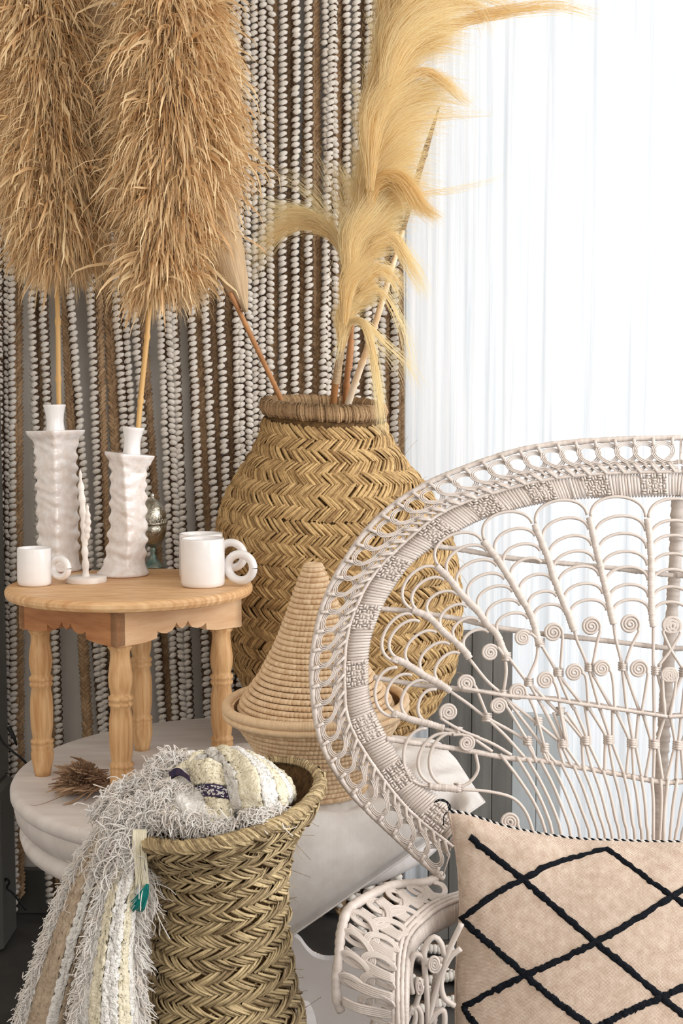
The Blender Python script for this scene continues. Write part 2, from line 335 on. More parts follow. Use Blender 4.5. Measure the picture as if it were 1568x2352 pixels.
def strand_meshes(kind, seed):
    r = np.random.default_rng(seed); L = 2.47; res = []
    mb = MB()
    if kind == 'w':       # one row of fat tilted yarn twists, dark cord showing on one side
        n = int(L/.0150); z = -np.arange(n)*.0150 - .01
        c = np.stack([.0012*r.standard_normal(n), -.002*r.random(n), z + .001*r.standard_normal(n)], -1)
        ellip(mb, c, (.0118, .0080, .0070), tilt=-.42+.10*r.standard_normal(n), v=r.random(n)); res.append(mb)
        m2 = MB(); zz = np.linspace(0, -L, 330); s = seed % 2*2-1
        for q in (0, PI):
            tube(m2, np.stack([s*.0045+.0045*np.sin(zz/.0150*2*PI/2+q), .003+.004*np.cos(zz/.0150*PI+q), zz], -1), .0048, 4, v=.4)
        res.append(m2)
    elif kind == 'd':     # knitted double row
        n = int(L/.0145)
        for s in (-1, 1):
            z = -np.arange(n)*.0145 - .01 - (s > 0)*.007
            c = np.stack([s*.0098+.0013*r.standard_normal(n), -.002*r.random(n), z+.0012*r.standard_normal(n)], -1)
            ellip(mb, c, (.0106, .0080, .0070), tilt=s*.34+.12*r.standard_normal(n), v=r.random(n))
        res.append(mb)
        m2 = MB(); zz = np.linspace(0, -L, 300); tube(m2, np.stack([.003*np.sin(zz/.0145*PI), .006+0*zz, zz], -1), .0095, 5, v=.3, flat=.6); res.append(m2)
    else:                 # flat jute plait
        n = int(L/.0105)
        for s in (-1, 1):
            z = -np.arange(n)*.0105 - .01 - (s > 0)*.005
            a = np.stack([s*.0115+0*z, 0*z, z+.009], -1); m_ = np.stack([s*.0055+0*z, 0*z-.0045, z+.001], -1); b = np.stack([-s*.001+0*z, 0*z-.001, z-.008], -1)
            btubes(mb, np.stack([a, m_, b], 1) + .0008*r.standard_normal((n, 1, 3)), .0058, A(0, -1, 0), 5, .6, r.random(n))
        res.append(mb)
        m2 = MB(); tube(m2, np.array([(0, .003, 0), (0, .003, -L)]), .010, 4, n=4, flat=.3, v=.2); res.append(m2)
    return res
proto = {}
for kd in 'wdj':
    proto[kd] = []
    for sd in (1, 2, 3):
        ms = strand_meshes(kd, sd+10*ord(kd))
        o = ms[0].build({'w': 'yarn_strand', 'd': 'knitted_strand', 'j': 'jute_strand'}[kd], M['jute'] if kd == 'j' else M['yarn'])
        q = ms[1].build('dark_cord' if kd != 'j' else 'jute_core', M['cord']); q.parent = o; q.location = (0, 0, 0)
        proto[kd].append((o, q))
rc = empty('rope_curtain', (-.35, YS, ZR), 'curtain of hanging white yarn and brown jute ropes on the grey wall behind everything', 'rope curtain')
# (x at py=0, x at py=900, kind)
STR = [(-8, -4, 'w'), (4, 8, 'd'), (22, 27, 'w'), (36, 40, 'j'), (52, 79, 'w'), (56, 90, 'j'), (74, 106, 'w'), (118, 163, 'j'), (112, 178, 'w'), (186, 216, 'w'), (203, 231, 'j'),
       (218, 260, 'j'), (226, 279, 'w'), (252, 298, 'w'), (262, 322, 'w'), (276, 336, 'j'), (350, 384, 'd'), (371, 406, 'w'), (410, 447, 'w'), (424, 462, 'j'), (442, 480, 'w'), (456, 492, 'j'),
       (488, 512, 'w'), (508, 531, 'j'), (536, 545, 'w'), (546, 552, 'j'), (556, 563, 'd'), (584, 587, 'w'), (612, 611, 'd'), (628, 627, 'j'), (650, 649, 'w'), (661, 661, 'j'),
       (680, 677, 'w'), (716, 692, 'j'), (708, 708, 'w'), (722, 728, 'j'), (764, 741, 'w'), (757, 762, 'd'), (775, 778, 'j'), (797, 797, 'w'), (818, 818, 'w'), (842, 830, 'j'),
       (846, 845, 'w'), (872, 868, 'd'), (890, 887, 'j'), (908, 906, 'w'), (924, 920, 'j')]
first = {}
cnt = {'w': 0, 'd': 0, 'j': 0}
for i, (x0, x1, kd) in enumerate(STR):
    Y = YS + (.014 if kd == 'j' else -.004) + .004*(i % 2)
    a = P(x0, 0, Y); b = P(x1, 900, Y)
    t = (ZR - a[2])/(b[2]-a[2]); top = a + (b-a)*t; ang = math.atan2(b[0]-a[0], a[2]-b[2])
    k = cnt[kd]; cnt[kd] += 1; o, q = proto[kd][k % 3]
    if k >= 3: o2 = o.copy(); C.objects.link(o2); q2 = q.copy(); C.objects.link(q2); q2.parent = o2; o = o2
    o.parent = rc; o.location = tuple(top - A(*rc.location)); o.rotation_euler = (0, -ang, 0); o.scale = (1, 1, .985 + .01*(i % 3))
mb = MB(); tube(mb, [(-1.25, YS, ZR+.01), (XE, YS, ZR+.01)], .012, 10, n=3); mb.build('curtain_rod', M['dark_gap'], rc)
# rope tails lying on the floor under the table
for j, pts in enumerate([[(-.15, 2.95, .02), (0, 2.80, .02), (.12, 2.72, .02), (.3, 2.78, .02)], [(-.2, 2.86, .02), (-.05, 2.70, .02), (.1, 2.86, .035), (.26, 2.90, .02)],
                         [(.0, 2.92, .3), (.02, 2.9, .16), (.07, 2.84, .05), (.2, 2.66, .02), (.1, 2.58, .02), (-.1, 2.62, .02)], [(.05, 2.94, .3), (.07, 2.92, .14), (.12, 2.86, .04), (.02, 2.76, .045), (-.12, 2.8, .03)],
                         [(.12, 2.95, .3), (.14, 2.93, .15), (.17, 2.86, .03), (.3, 2.7, .02), (.2, 2.62, .02)]]):
    p = cr(pts, 60); mb = MB(); d = np.gradient(p, axis=0); tl = -np.arctan2(d[:, 2], d[:, 0])
    ellip(mb, p, (.009, .013, .012), tilt=tl, v=rng.random(len(p))); o = mb.build('rope_tail', M['yarn'], rc)
    mb = MB(); tube(mb, p+A(0, .018, -.004), .011, 5, v=.5); q = mb.build('dark_cord', M['cord']); q.parent = o; q.location = (0, 0, 0)

# ------------------------------------------------------------------ sheer curtain
def curtain():
    mb = MB(); x0 = float(P(928, 900, 3.065)[0]); x1 = 2.1
    u = np.linspace(0, 1, 420); zz = np.linspace(.02, 2.55, 40)
    X = x0 + (x1-x0)*u; X2, Z2 = np.meshgrid(X, zz, indexing='ij')
    f = .006*np.sin(X2*58+.4*np.sin(Z2*2)) + .004*np.sin(X2*131+1.2*np.sin(Z2*1.3)) + .0018*np.sin(X2*330+2*np.sin(Z2*2.3))
    X2 = X2 + .006*np.sin(Z2*2.2)*(1-u[:, None])
    grid(mb, np.stack([X2, 3.065 + f, Z2], -1)); o = mb.build('sheer_curtain', M['sheer'])
    tag(o, 'white translucent crinkled cotton curtain glowing with daylight on the right', 'curtain')
    m2 = MB(); u = np.linspace(0, 1, 80)
    tube(m2, [(x0+.004, 3.06, .02), (x0+.004, 3.06, 2.55)], .0035, 6, n=10); c = m2.build('hem', M['sheer']); c.parent = o
curtain()
so = empty('dark_patch_boards', P(1150, 2200, 2.98), 'added grey boards standing in for the dark patch between the basket vase and the sheer curtain', 'dark patch stand-in')
so.location[2] = 0  # boards added to make the dark patch at the curtain
for bx0, bx1, byt, mt in ((985, 1032, 1452, 'patch_dark'), (1032.6, 1082, 1450, 'patch_dark'), (1082.6, 1130, 1449, 'patch_dark'), (1130.6, 1176, 1451, 'patch_dark'), (1176.6, 1232, 1640, 'patch_pale'), (1232.6, 1290, 1644, 'patch_pale')):
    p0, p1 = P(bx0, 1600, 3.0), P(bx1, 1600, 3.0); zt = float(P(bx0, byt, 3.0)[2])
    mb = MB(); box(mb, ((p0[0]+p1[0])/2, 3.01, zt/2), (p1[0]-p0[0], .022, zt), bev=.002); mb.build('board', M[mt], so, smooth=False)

# ------------------------------------------------------------------ big white round table
ZT = .58
TC = (-.21, 2.48); TR = .440
bt = empty('round_table', (TC[0], TC[1], 0), 'large low round white painted wooden table with moulded edge', 'table')
mb = MB(); lathe(mb, [(0.001, ZT), (.30, ZT), (TR-.012, ZT), (TR-.004, ZT-.003), (TR, ZT-.010), (TR, ZT-.022), (TR-.005, ZT-.028)], 96, (TC[0], TC[1], 0)); mb.build('tabletop', M['whitewood'], bt)
mb = MB(); lathe(mb, [(TR-.006, ZT-.027), (TR-.006, ZT-.040), (TR-.010, ZT-.060), (TR-.022, ZT-.076), (TR-.034, ZT-.082)], 96, (TC[0], TC[1], 0)); mb.build('edge_moulding', M['whitewood'], bt)
mb = MB(); lathe(mb, [(TR-.036, ZT-.080), (TR-.022, ZT-.086), (TR-.016, ZT-.098), (TR-.020, ZT-.112), (TR-.034, ZT-.122), (TR-.10, ZT-.128), (.001, ZT-.128)], 96, (TC[0], TC[1], 0)); mb.build('lower_moulding', M['whitewood'], bt)
mb = MB(); lathe(mb, [(.07, ZT-.127), (.06, .40), (.045, .33), (.07, .26), (.05, .2), (.075, .14), (.08, .06)], 32, (TC[0], TC[1], 0)); mb.build('pedestal', M['whitewood'], bt)
foot = [(560, 2140), (655, 2146), (685, 2158), (702, 2180), (722, 2198), (752, 2206), (790, 2200), (812, 2186), (850, 2180), (905, 2182), (912, 2420), (800, 2432), (752, 2420), (733, 2398), (726, 2345), (716, 2315), (694, 2296), (560, 2290)]
foot = [tuple(q) for q in cr(foot[:11], 60)]+foot[11:14]+[tuple(q) for q in cr(foot[13:], 20)][1:]
fp = np.array([P(a, b, 2.33) for a, b in foot])
mb = MB(); prism(mb, fp[:, [0, 2]], (0, 2.33, 0), (1, 0, 0), (0, 0, 1), (0, .022, 0)); mb.build('scalloped_foot', M['whitewood'], bt, smooth=False)
fp2 = fp.copy(); fp2[:, 0] = 2*TC[0]-fp[:, 0]
mb = MB(); prism(mb, fp2[:, [0, 2]], (0, 2.60, 0), (1, 0, 0), (0, 0, 1), (0, .022, 0)); mb.build('scalloped_foot', M['whitewood'], bt, smooth=False)
mb = MB(); box(mb, (TC[0], TC[1], .03), (.42, .3, .06), bev=.01); mb.build('base_block', M['whitewood'], bt)

# ------------------------------------------------------------------ small pine table
SC = A(-.412, 2.445); ZS = .959; SR = .238
st = empty('side_table', (SC[0], SC[1], ZT), 'small round pine table with scalloped apron and turned legs standing on the white table', 'table')
rot = math.radians(3)
def inside_strip(x0, x1, n=40):      # board of a round top between local x0 and x1
    pts = []
    t0 = math.acos(max(-1, min(1, x0/SR))); t1 = math.acos(max(-1, min(1, x1/SR)))
    up = [(SR*math.cos(a), SR*math.sin(a)) for a in np.linspace(t0, t1, n)]
    return up + [(x, -y) for x, y in up[::-1]]
edges = [-SR+1e-4, -.135, -.045, .045, .13, SR-1e-4]
for i in range(5):
    pl = inside_strip(edges[i]+.0002, edges[i+1]-.0002)
    a = math.radians(-62); ca, sa = math.cos(a), math.sin(a)
    mb = MB()
    # lofted board with rounded outer rim
    pl = np.array(pl); rr = np.hypot(pl[:, 0], pl[:, 1]); outer = np.clip((rr-SR*.985)/(SR*.015), 0, 1)[:, None]
    def ring(ins, z):
        q = pl*(1-outer*ins/SR); return np.stack([SC[0]+q[:, 0]*ca-q[:, 1]*sa, SC[1]+q[:, 0]*sa+q[:, 1]*ca, np.full(len(q), z)], -1)
    rings = [ring(.009, ZS-.021), ring(.003, ZS-.019), ring(0, ZS-.013), ring(0, ZS-.007), ring(.003, ZS-.002), ring(.008, ZS)]
    n = len(pl); V = np.vstack(rings); idx = np.arange(len(V)).reshape(len(rings), n); nx = np.roll(idx, -1, 1)
    mb.add(V, [np.stack([idx[:-1], nx[:-1], nx[1:], idx[1:]], -1).reshape(-1, 4), idx[0, ::-1][None], idx[-1][None]], rng.random())
    mb.build('tabletop_board', M['pine'], st, smooth=False)
HD = .216                            # half diagonal of the apron
cor = [SC + HD*A(math.cos(t), math.sin(t)) for t in (rot-PI/2, rot, rot+PI/2, rot+PI)]
za = ZS-.021
def apron_profile(L):
    h = .066; pts = [(0, 0), (0, -h), (.045*L/.3, -h+.002)]
    pts = [(0, 0), (0, -h)]
    s = [(.22, -.064), (.30, -.060), (.305, -.047), (.335, -.052), (.375, -.054), (.42, -.050), (.445, -.042), (.452, -.036), (.47, -.044), (.5, -.050), (.53, -.044), (.548, -.036), (.555, -.042), (.58, -.050), (.625, -.054), (.665, -.052), (.695, -.047), (.70, -.060), (.78, -.064)]
    pts += [(a*L, b) for a, b in s] + [(L, -h), (L, 0)]
    return pts
for i in range(4):
    a, b = cor[i-1], cor[i]; L = np.linalg.norm(b-a); u = (b-a)/L; nin = A(-u[1], u[0])
    mb = MB(); prism(mb, apron_profile(L), (a[0], a[1], za), (u[0], u[1], 0), (0, 0, 1), (nin[0]*.018, nin[1]*.018, 0), v=.5)
    mb.build('apron_board', M['pine_shaded'] if i == 0 else M['pine_pale'], st, smooth=False)  # front-left board takes the darker pine, its shade is in the colour
LEG = [(.0215, .312), (.0225, .306), (.0225, .300), (.019, .297), (.0225, .292), (.0225, .286), (.0185, .281), (.0178, .270), (.0205, .250), (.0225, .232), (.0215, .215), (.0190, .205), (.0180, .200),
       (.0225, .196), (.0230, .191), (.0195, .188), (.0225, .184), (.0220, .180), (.0185, .176), (.0215, .155), (.0222, .130), (.0215, .100), (.0190, .080), (.0180, .074), (.0220, .071), (.0225, .067), (.0195, .064), (.0220, .060), (.0215, .056), (.0205, .052), (.0222, .045), (.0215, .034), (.0175, .012), (.0150, 0), (.0005, 0)]
for i, t in enumerate((rot-PI/2, rot, rot+PI/2, rot+PI)):
    p = SC + .176*A(math.cos(t), math.sin(t))
    mb = MB(); lathe(mb, [(r, z) for r, z in LEG], 24, (p[0], p[1], ZT), v=rng.random())
    box(mb, (p[0], p[1], ZT+.331), (.046, .046, .040), rz=rot+PI/4, bev=.002)
    mb.build('leg', M['pine_leg'], st)

# ------------------------------------------------------------------ ceramics on the small table
def mug(name, px, py, rpx, hpx, hx, hy, hr, ht, label):
    c = H(px, py, ZS); s = c[1]/FPX; r, h = rpx*s, hpx*s
    o = empty(name, (c[0], c[1], ZS), label, 'mug', 'white mugs with ring handles')
    mb = MB(); lathe(mb, [(.0005, .0005), (r*.9, .0005), (r*.98, .004), (r, .010), (r, h*.5), (r*.985, h-.004), (r*.97, h), (r*.93, h-.001), (r*.91, h-.006), (r*.90, .01), (.0005, .008)], 48, (c[0], c[1], ZS))
    mb.build('cup', M['ceramic'], o)
    q = P(hx, hy, c[1]-.004); th = np.linspace(0, 2*PI, 41)
    R = hr*s; pts = np.stack([q[0]+R*np.cos(th), q[1]+.012*np.cos(th)*-1, q[2]+R*np.sin(th)], -1)
    mb = MB(); tube(mb, pts, ht*s, 14, caps=False); mb.build('handle', M['ceramic'], o)
    return o
mug('mug', 80, 1344, 39.5, 88, 138, 1304, 21.5, 8, 'small white ceramic mug with ring handle at left edge of pine table')
mug('mug', 466, 1346, 51, 112, 552, 1303, 30.5, 10, 'large white mug with ring handle nearest the camera on pine table')
mug('mug', 462, 1329, 50.5, 106, 532, 1275, 29, 9.5, 'large white mug half hidden behind the front mug on pine table')

YA = float(H(136, 1310, ZS)[1]); YB = float(H(282, 1321, ZS)[1])
def wavy_vase(base, lean, hs, D, neck, label, phase, corner, twist=0.0):
    """square clay body with thumbed corners, flared round foot, square shelf and round neck"""
    c = H(*base, ZS); s = c[1]/FPX
    o = empty('candle_holder', (c[0], c[1], ZS), label, 'candle holder', 'white clay candle holders')
    hs_ = hs*s; k = 90; z = np.linspace(0, 1, k)
    rad = np.interp(z, [0, .02, .05, .09, .15, .5, .85, .93, .975, 1], D)*s
    n = 96; th = np.arange(n)*2*PI/n
    V = np.zeros((k, n, 3))
    for i in range(k):
        sq = np.interp(z[i], [0, .05, .12, 1], [0, .15, 1, 1])
        a = th - corner - twist*z[i]
        ca = np.abs(np.cos(a)); sa = np.abs(np.sin(a)); rs = 1/(ca**1.15+sa**1.15)**(1/1.15)
        cw = np.maximum(ca, sa)**18
        zq = z[i]*hs_; rip = (.0024*np.sin(zq*2*PI/.027+phase+np.round(a/(PI/2))*1.7+1.2*np.sin(zq*31))*cw + .0012*np.sin(zq*2*PI/.024+a*2+2*np.sin(zq*47+a))*(.5+.5*np.sin(a*2+zq*60)))*np.interp(z[i], [0, .08, .14, .92, .97, 1], [0, 0, 1, 1, .2, 0])
        r = rad[i]*((1-sq)*.92 + sq*rs) + rip
        lx = lean[0]*s*z[i] + .004*math.sin(z[i]*5)*(1 if twist else 0)
        V[i] = np.stack([c[0]+lx+r*np.cos(th), c[1]+r*np.sin(th), np.full(n, ZS+.001+z[i]*hs_)], -1)
    # tilt of the shelf
    zz = V[..., 2]; V[..., 2] = zz + (V[..., 0]-c[0]-lean[0]*s*((zz-ZS)/hs_))*lean[1]*((zz-ZS)/hs_)**2
    mb = MB(); idx = np.arange(k*n).reshape(k, n); nx = np.roll(idx, -1, 1)
    mb.add(V.reshape(-1, 3), [np.stack([idx[:-1], nx[:-1], nx[1:], idx[1:]], -1).reshape(-1, 4), idx[0, ::-1][None], idx[-1][None]])
    mb.build('square_body', M['ceramic_rough'], o)
    tp = A(c[0]+lean[0]*s, c[1], ZS+hs_); ax = A(-lean[1]*.9+lean[0]/hs*1.0*0, 0, 1)
    mb = MB(); r0, r1, r2, hn = [q*s for q in neck]
    lathe(mb, [(r0*1.06, -.004), (r0, .006), (r1, hn*.35), (r1*1.06, hn*.6), (r2*.93, hn*.88), (r2, hn-.002), (r2*.98, hn), (r2*.9, hn), (r1*.85, hn*.7), (r1*.7, hn*.3), (.0005, hn*.28)], 40, tp, ax)
    mb.build('round_neck', M['ceramic'], o)
    mb = MB(); lathe(mb, [(.0005, 0), (rad[0]*.9, 0), (rad[0]*.925, .0015)], 48, (c[0], c[1], ZS)); mb.build('bare_foot_ring', M['clay'], o)
    return o, tp, ax/np.linalg.norm(ax), hn
va = wavy_vase((136, 1310), (-3, .02), 322, [56, 57, 50, 47, 47, 48, 48, 52, 66, 68], (21, 19.5, 26, 60), 'taller white square candle holder with rippled corners behind the small mug', 0, PI/4*0 - PI/2 + .15)
vb = wavy_vase((282, 1321), (24, -.09), 280, [64, 66, 58, 50, 47, 42, 42, 50, 59, 60], (20, 18.5, 26, 62), 'shorter leaning white candle holder with twisted ripples in front of the silver goblet', 1.5, -PI/2 + .35, -.5)

# cactus shaped ornament
c = H(198, 1337, ZS); s = c[1]/FPX
o = empty('cactus_ornament', (c[0], c[1], ZS), 'thin white clay cactus figure on a flat round base', 'ornament')
mb = MB(); r = 47*s; lathe(mb, [(.0005, 0), (r*.98, 0), (r, .002), (r, .0095), (r*.98, .0115), (.0005, .0118)], 48, c); mb.build('round_base', M['ceramic_matt'], o)
mb = MB()
def cact(pts, rr):
    p = cr([P(a, b, c[1]-.001) for a, b in pts], 70); q = np.linspace(0, 1, 70)
    r_ = np.interp(q, np.linspace(0, 1, len(rr)), rr)*s + .0011*np.sin(q*len(pts)*9)
    tube(mb, p, r_, 8, flat=.55, N=A(0, -1, 0))
cact([(197, 1333), (196, 1290), (193, 1230), (190, 1170), (186, 1120), (184, 1078)], [9, 7.5, 7, 7, 8, 7, 1])
cact([(196, 1255), (200, 1215), (201, 1180), (200, 1157)], [4, 8.5, 7.5, 1.5])
mb.build('cactus_stalk', M['ceramic_matt'], o)

# silver goblet
c = H(352, 1303, ZS); s = c[1]/FPX
o = empty('silver_goblet', (c[0], c[1], ZS), 'tarnished engraved silver lidded goblet behind the leaning candle holder', 'goblet')
mb = MB(); lathe(mb, [(.0005, 0), (28*s, 0), (28*s, 3*s), (18*s, 9*s), (9*s, 22*s), (6*s, 34*s), (8*s, 40*s), (6*s, 46*s)], 40, c); mb.build('foot', M['verdigris'], o)
mb = MB(); lathe(mb, [(5*s, 45*s), (16*s, 52*s), (26*s, 66*s), (31*s, 84*s), (32*s, 99*s), (30*s, 100*s), (30*s, 90*s), (.0005, 60*s)], 48, c); mb.build('bowl', M['silver'], o)
mb = MB(); lathe(mb, [(33*s, 100*s), (34*s, 103*s), (33*s, 106*s), (31*s, 107*s), (31*s, 113*s), (30*s, 128*s), (24*s, 144*s), (15*s, 154*s), (6*s, 159*s), (4*s, 163*s), (6*s, 168*s), (.0005, 173*s)], 48, c)
mb.build('lid', M['silver'], o)
mb = MB(); th = np.arange(26)*2*PI/26
pt = np.array([[(c[0]+33*s*math.cos(t+d), c[1]+33*s*math.sin(t+d), c[2]+(104+hh)*s) for d, hh in ((-.10, 0), (-.06, 7), (0, 10), (.06, 7), (.10, 0))] for t in th]); btubes(mb, pt, .0011, None, 5); mb.build('leaf_border', M['silver'], o)

# ------------------------------------------------------------------ braided surfaces
def frame_of(S, th, t, e=1e-3):
    p = S(th, t); a = S(th+e, t)-p; b = S(th, t+e)-p; n = np.cross(b, a); n /= np.maximum(np.linalg.norm(n, axis=-1, keepdims=True), 1e-12); return p, n
def braid_band(mb, S, t0, t1, radius, cell, nsl, lift, sw, wob, rs, swing=0.9, sag=None, sign=1, K=6):
    """herringbone band between t0 (top) and t1 (bottom): slanting bundles of leaf slivers, each half passing over the middle"""
    n = max(8, int(round(2*PI*radius/cell))); dth = 2*PI/n; hb = t1-t0
    for half in (0, 1):
        base = (np.arange(n) + .5*half)*dth
        u = np.linspace(0, 1, K)
        for j in range(nsl):
            o = (j-(nsl-1)/2)/max(nsl, 1)
            ta = t0 + hb*(.5*0 - .02) if half == 0 else t1 + hb*.02
            tb = t0 + hb*.60 if half == 0 else t0 + hb*.40
            tt = ta + (tb-ta)*u
            th = base[:, None] + sign*dth*(swing*u[None] + o*.92) + wob*dth*rs.standard_normal((n, 1))
            tt = tt[None] + hb*.035*rs.standard_normal((n, 1)) + o*hb*.05
            if sag is not None: tt = tt + sag(th)
            p, nr = frame_of(S, th, tt)
            bulge = np.sin(PI*np.clip(u*.95+.05, 0, 1))**.8
            p = p + nr*(lift*(.25+bulge)[None, :, None]*(1+.25*rs.standard_normal((n, 1, 1)))) 
            rr = sw*(1-.35*u**3)*np.ones((n, 1))*(1+.15*rs.standard_normal((n, 1)))
            btubes(mb, p, rr, nr, 4, .55, np.clip(.55+.34*rs.standard_normal(n), 0, 1))

# ------------------------------------------------------------------ big palm basket vase
VB = H(803, 1712, ZT); VB[1] = 2.78; VB[0] = (803-784)/FPX*2.78
rimc = P(743, 934, 2.70)
Hh = rimc[2]-ZT; lean = (rimc[0]-VB[0], rimc[1]-VB[1])
prof_t = np.array([0, .03, .08, .15, .21, .28, .35, .45, .57, .68, .78, .87, .94, 1.0])
prof_r = np.array([.117, .120, .127, .155, .187, .217, .236, .250, .253, .248, .233, .204, .168, .120])*1.04
def SV(th, t):
    t = np.asarray(t, float); r = np.interp(np.clip(t, 0, 1), prof_t, prof_r)
    z = ZT + Hh*(1-t); k = (1-t)
    tiltz = -.10*np.sin(th)*r*k*-1.0
    return np.stack([VB[0]+lean[0]*k+r*np.cos(th)+0*z, VB[1]+lean[1]*k+r*np.sin(th)+0*z, z + r*np.sin(th)*.085*k - r*np.cos(th)*.045*k], -1)
vz = empty('basket_vase', (VB[0], VB[1], ZT), 'tall bulbous woven palm leaf basket holding the golden pampas grass', 'basket')
mb = MB(); th = np.linspace(0, 2*PI, 65); tt = np.linspace(.0, 1, 40); TH, TT = np.meshgrid(th, tt)
V = SV(TH, TT); cen = np.stack([VB[0]+lean[0]*(1-TT), VB[1]+lean[1]*(1-TT), V[..., 2]], -1); V = cen+(V-cen)*.985; grid(mb, V)
mb.build('inner_wall', M['straw_in'], vz)
mb = MB(); lathe(mb, [(.0005, .002), (.125, .002), (.128, .01)], 40, (VB[0], VB[1], ZT)); mb.build('base_disc', M['straw_in'], vz)
nb = 15; bounds = .045 + (1-.045)*np.linspace(0, 1, nb+1)**1.0
for b in range(nb):
    mb = MB(); t0, t1 = bounds[b], bounds[b+1]; tm = (t0+t1)/2; r = float(np.interp(tm, prof_t, prof_r)); rs = np.random.default_rng(100+b)
    ph = rs.random()*6
    braid_band(mb, SV, t0, t1, r, .0172, 4, .0045, .0032, .13, rs, swing=1.75, sag=lambda q, ph=ph: .004*np.sin(q*2+ph))
    mb.build('braid_coil', M['straw'], vz)
# loose frayed fibres
mb = MB(); n = 260; th = rng.random(n)*2*PI; t = rng.random(n)*.9+.05; p, nr = frame_of(SV, th, t)
d = nr*.4 + rng.standard_normal((n, 3))*.7; L = .012+.03*rng.random(n); u = np.linspace(0, 1, 5)
pts = p[:, None]+nr[:, None]*.008 + d[:, None]*(u[None, :, None]*L[:, None, None]) + A(0, 0, -1)*(u**2)[None, :, None]*.01
btubes(mb, pts, .00035, None, 3, v=rng.random(n)); tag(mb.build('loose_fibres', M['straw'], vz), kind='stuff')
# twisted seagrass rim
mb = MB(); n = 170; th = np.linspace(0, 2*PI, n, endpoint=False); u = np.linspace(-.3, 1.15, 9)
rp = SV(th, np.full(n, .0)); cc = A(VB[0]+lean[0], VB[1]+lean[1], rimc[2]); out = (rp-cc); out /= np.linalg.norm(out, axis=1, keepdims=True); upv = A(lean[0], lean[1]*1.0, Hh)/np.linalg.norm([lean[0], lean[1], Hh])
ang = PI*1.25 - u*2*PI*.82
for j in range(2):
    tw = (th[:, None] + (j*.5)*2*PI/n + (u*.018)[None])
    rp2 = SV(tw, np.full(tw.shape, .004)); o2 = rp2-cc; o2 /= np.linalg.norm(o2, axis=2, keepdims=True)
    rr = .0135+.001*rng.standard_normal((n, 1))
    pts = rp2 + o2*(rr*np.cos(ang)[None])[..., None]*1.0 + upv*(rr*np.sin(ang)[None])[..., None]*1.25
    btubes(mb, pts, .0021, o2, 5, 1, rng.random(n))
mb.build('twisted_rim', M['seagrass'], vz)
mb = MB(); q = np.linspace(0, 2*PI, 61); tube(mb, SV(q, np.full(61, .004)), .0125, 8, caps=False, v=.2); mb.build('rim_core', M['straw_in'], vz)

# ------------------------------------------------------------------ tagine-shaped coiled basket (bowl and cone lid)
TY = 2.15
bc = P(738, 1812, TY); rc_ = P(725, 1612, TY); tip = P(719, 1300, TY-.01)
s = TY/FPX
tb_ = empty('lidded_basket', bc, 'pale coiled palm basket bowl with tall cone lid resting on the canvas cushion', 'basket')
ax = (rc_-bc); hb = np.linalg.norm(ax); ax = ax/hb; 
ax = ax + A(.03, -.03, 0); ax /= np.linalg.norm(ax)
def perp(ax):
    e1 = np.cross(A(0, 1, 0), ax); e1 /= np.linalg.norm(e1); return e1, np.cross(ax, e1)
def coil(mb, c, ax, R, rt, rz, pitch=.0072, side=1, amp=.34):
    """one wound coil: torus whose surface is ribbed by the stitches"""
    e1, e2 = perp(ax); n = max(12, int(2*PI*R/pitch)); k = n*4; th = np.arange(k)*2*PI/k
    ph = np.arange(k) % 4; m = 1 - amp*(ph == 0) + .03*np.repeat(rng.standard_normal(n), 4)
    a = np.linspace(-PI*.62, PI*.62, 6)
    d = np.cos(th)[:, None]*e1 + np.sin(th)[:, None]*e2
    skew = (th[:, None]*0)
    V = c + d[:, None]*(R + side*rt*m[:, None]*np.cos(a)[None])[..., None] + ax*(rz*np.sin(a)[None]*(.93+.07*m[:, None]))[..., None]
    idx = np.arange(k*6).reshape(k, 6); nx = np.roll(idx, -1, 0)
    mb.add(V.reshape(-1, 3), np.stack([idx[:, :-1], nx[:, :-1], nx[:, 1:], idx[:, 1:]], -1).reshape(-1, 4), np.repeat(np.clip(.5+.3*np.repeat(rng.standard_normal(n), 4), 0, 1), 6))
bowl_r = lambda q: .962*np.interp(q, [0, .15, .35, .6, .8, .93, 1.0], [.082, .088, .104, .125, .145, .155, .158])
nrow = 17; hrow = hb/nrow
for i in range(nrow):
    q = (i+.5)/nrow; mb = MB(); coil(mb, bc+ax*hb*q, ax, bowl_r(q)-.003, .0055, hrow*.53)
    mb.build('bowl_coil', M['coil'], tb_)
mb = MB()
for k_, (dr, dz, rr) in enumerate([(.002, 0, .0085), (.0035, -.012, .0065)]):
    e1, e2 = perp(ax); n = 200; th = np.linspace(0, 2*PI, n*3+1); R = .152+dr
    p = rc_+ax*dz + R*(np.cos(th)[:, None]*e1+np.sin(th)[:, None]*e2); tube(mb, p, rr*(1-.10*(np.arange(len(p)) % 3 == 0)), 9, caps=False)
mb.build('rolled_rim', M['coil'], tb_)
mb = MB(); lathe(mb, [(.0005, .004)]+[(bowl_r(q)-.006, hb*q) for q in np.linspace(0.03, 1, 10)], 48, bc, ax); mb.build('bowl_lining', M['coil_dark'], tb_)
mb = MB(); lathe(mb, [(.0005, 0), (.080, 0), (.083, .006)], 40, bc, ax); mb.build('bowl_base', M['coil'], tb_)
lb = rc_ - ax*.010; lax = tip-lb; hl = np.linalg.norm(lax); lax /= hl
lid_r = lambda q: .962*np.interp(q, [0, .04, .10, .25, .45, .65, .85, 1.0], [.140, .137, .128, .100, .072, .051, .032, .016])
nrow = 29
for i in range(nrow):
    q = (i+.5)/nrow; mb = MB(); coil(mb, lb+lax*hl*q, lax, lid_r(q)-.003, .0058, hl/nrow*.54, pitch=.0072)
    mb.build('lid_coil', M['coil'], tb_)
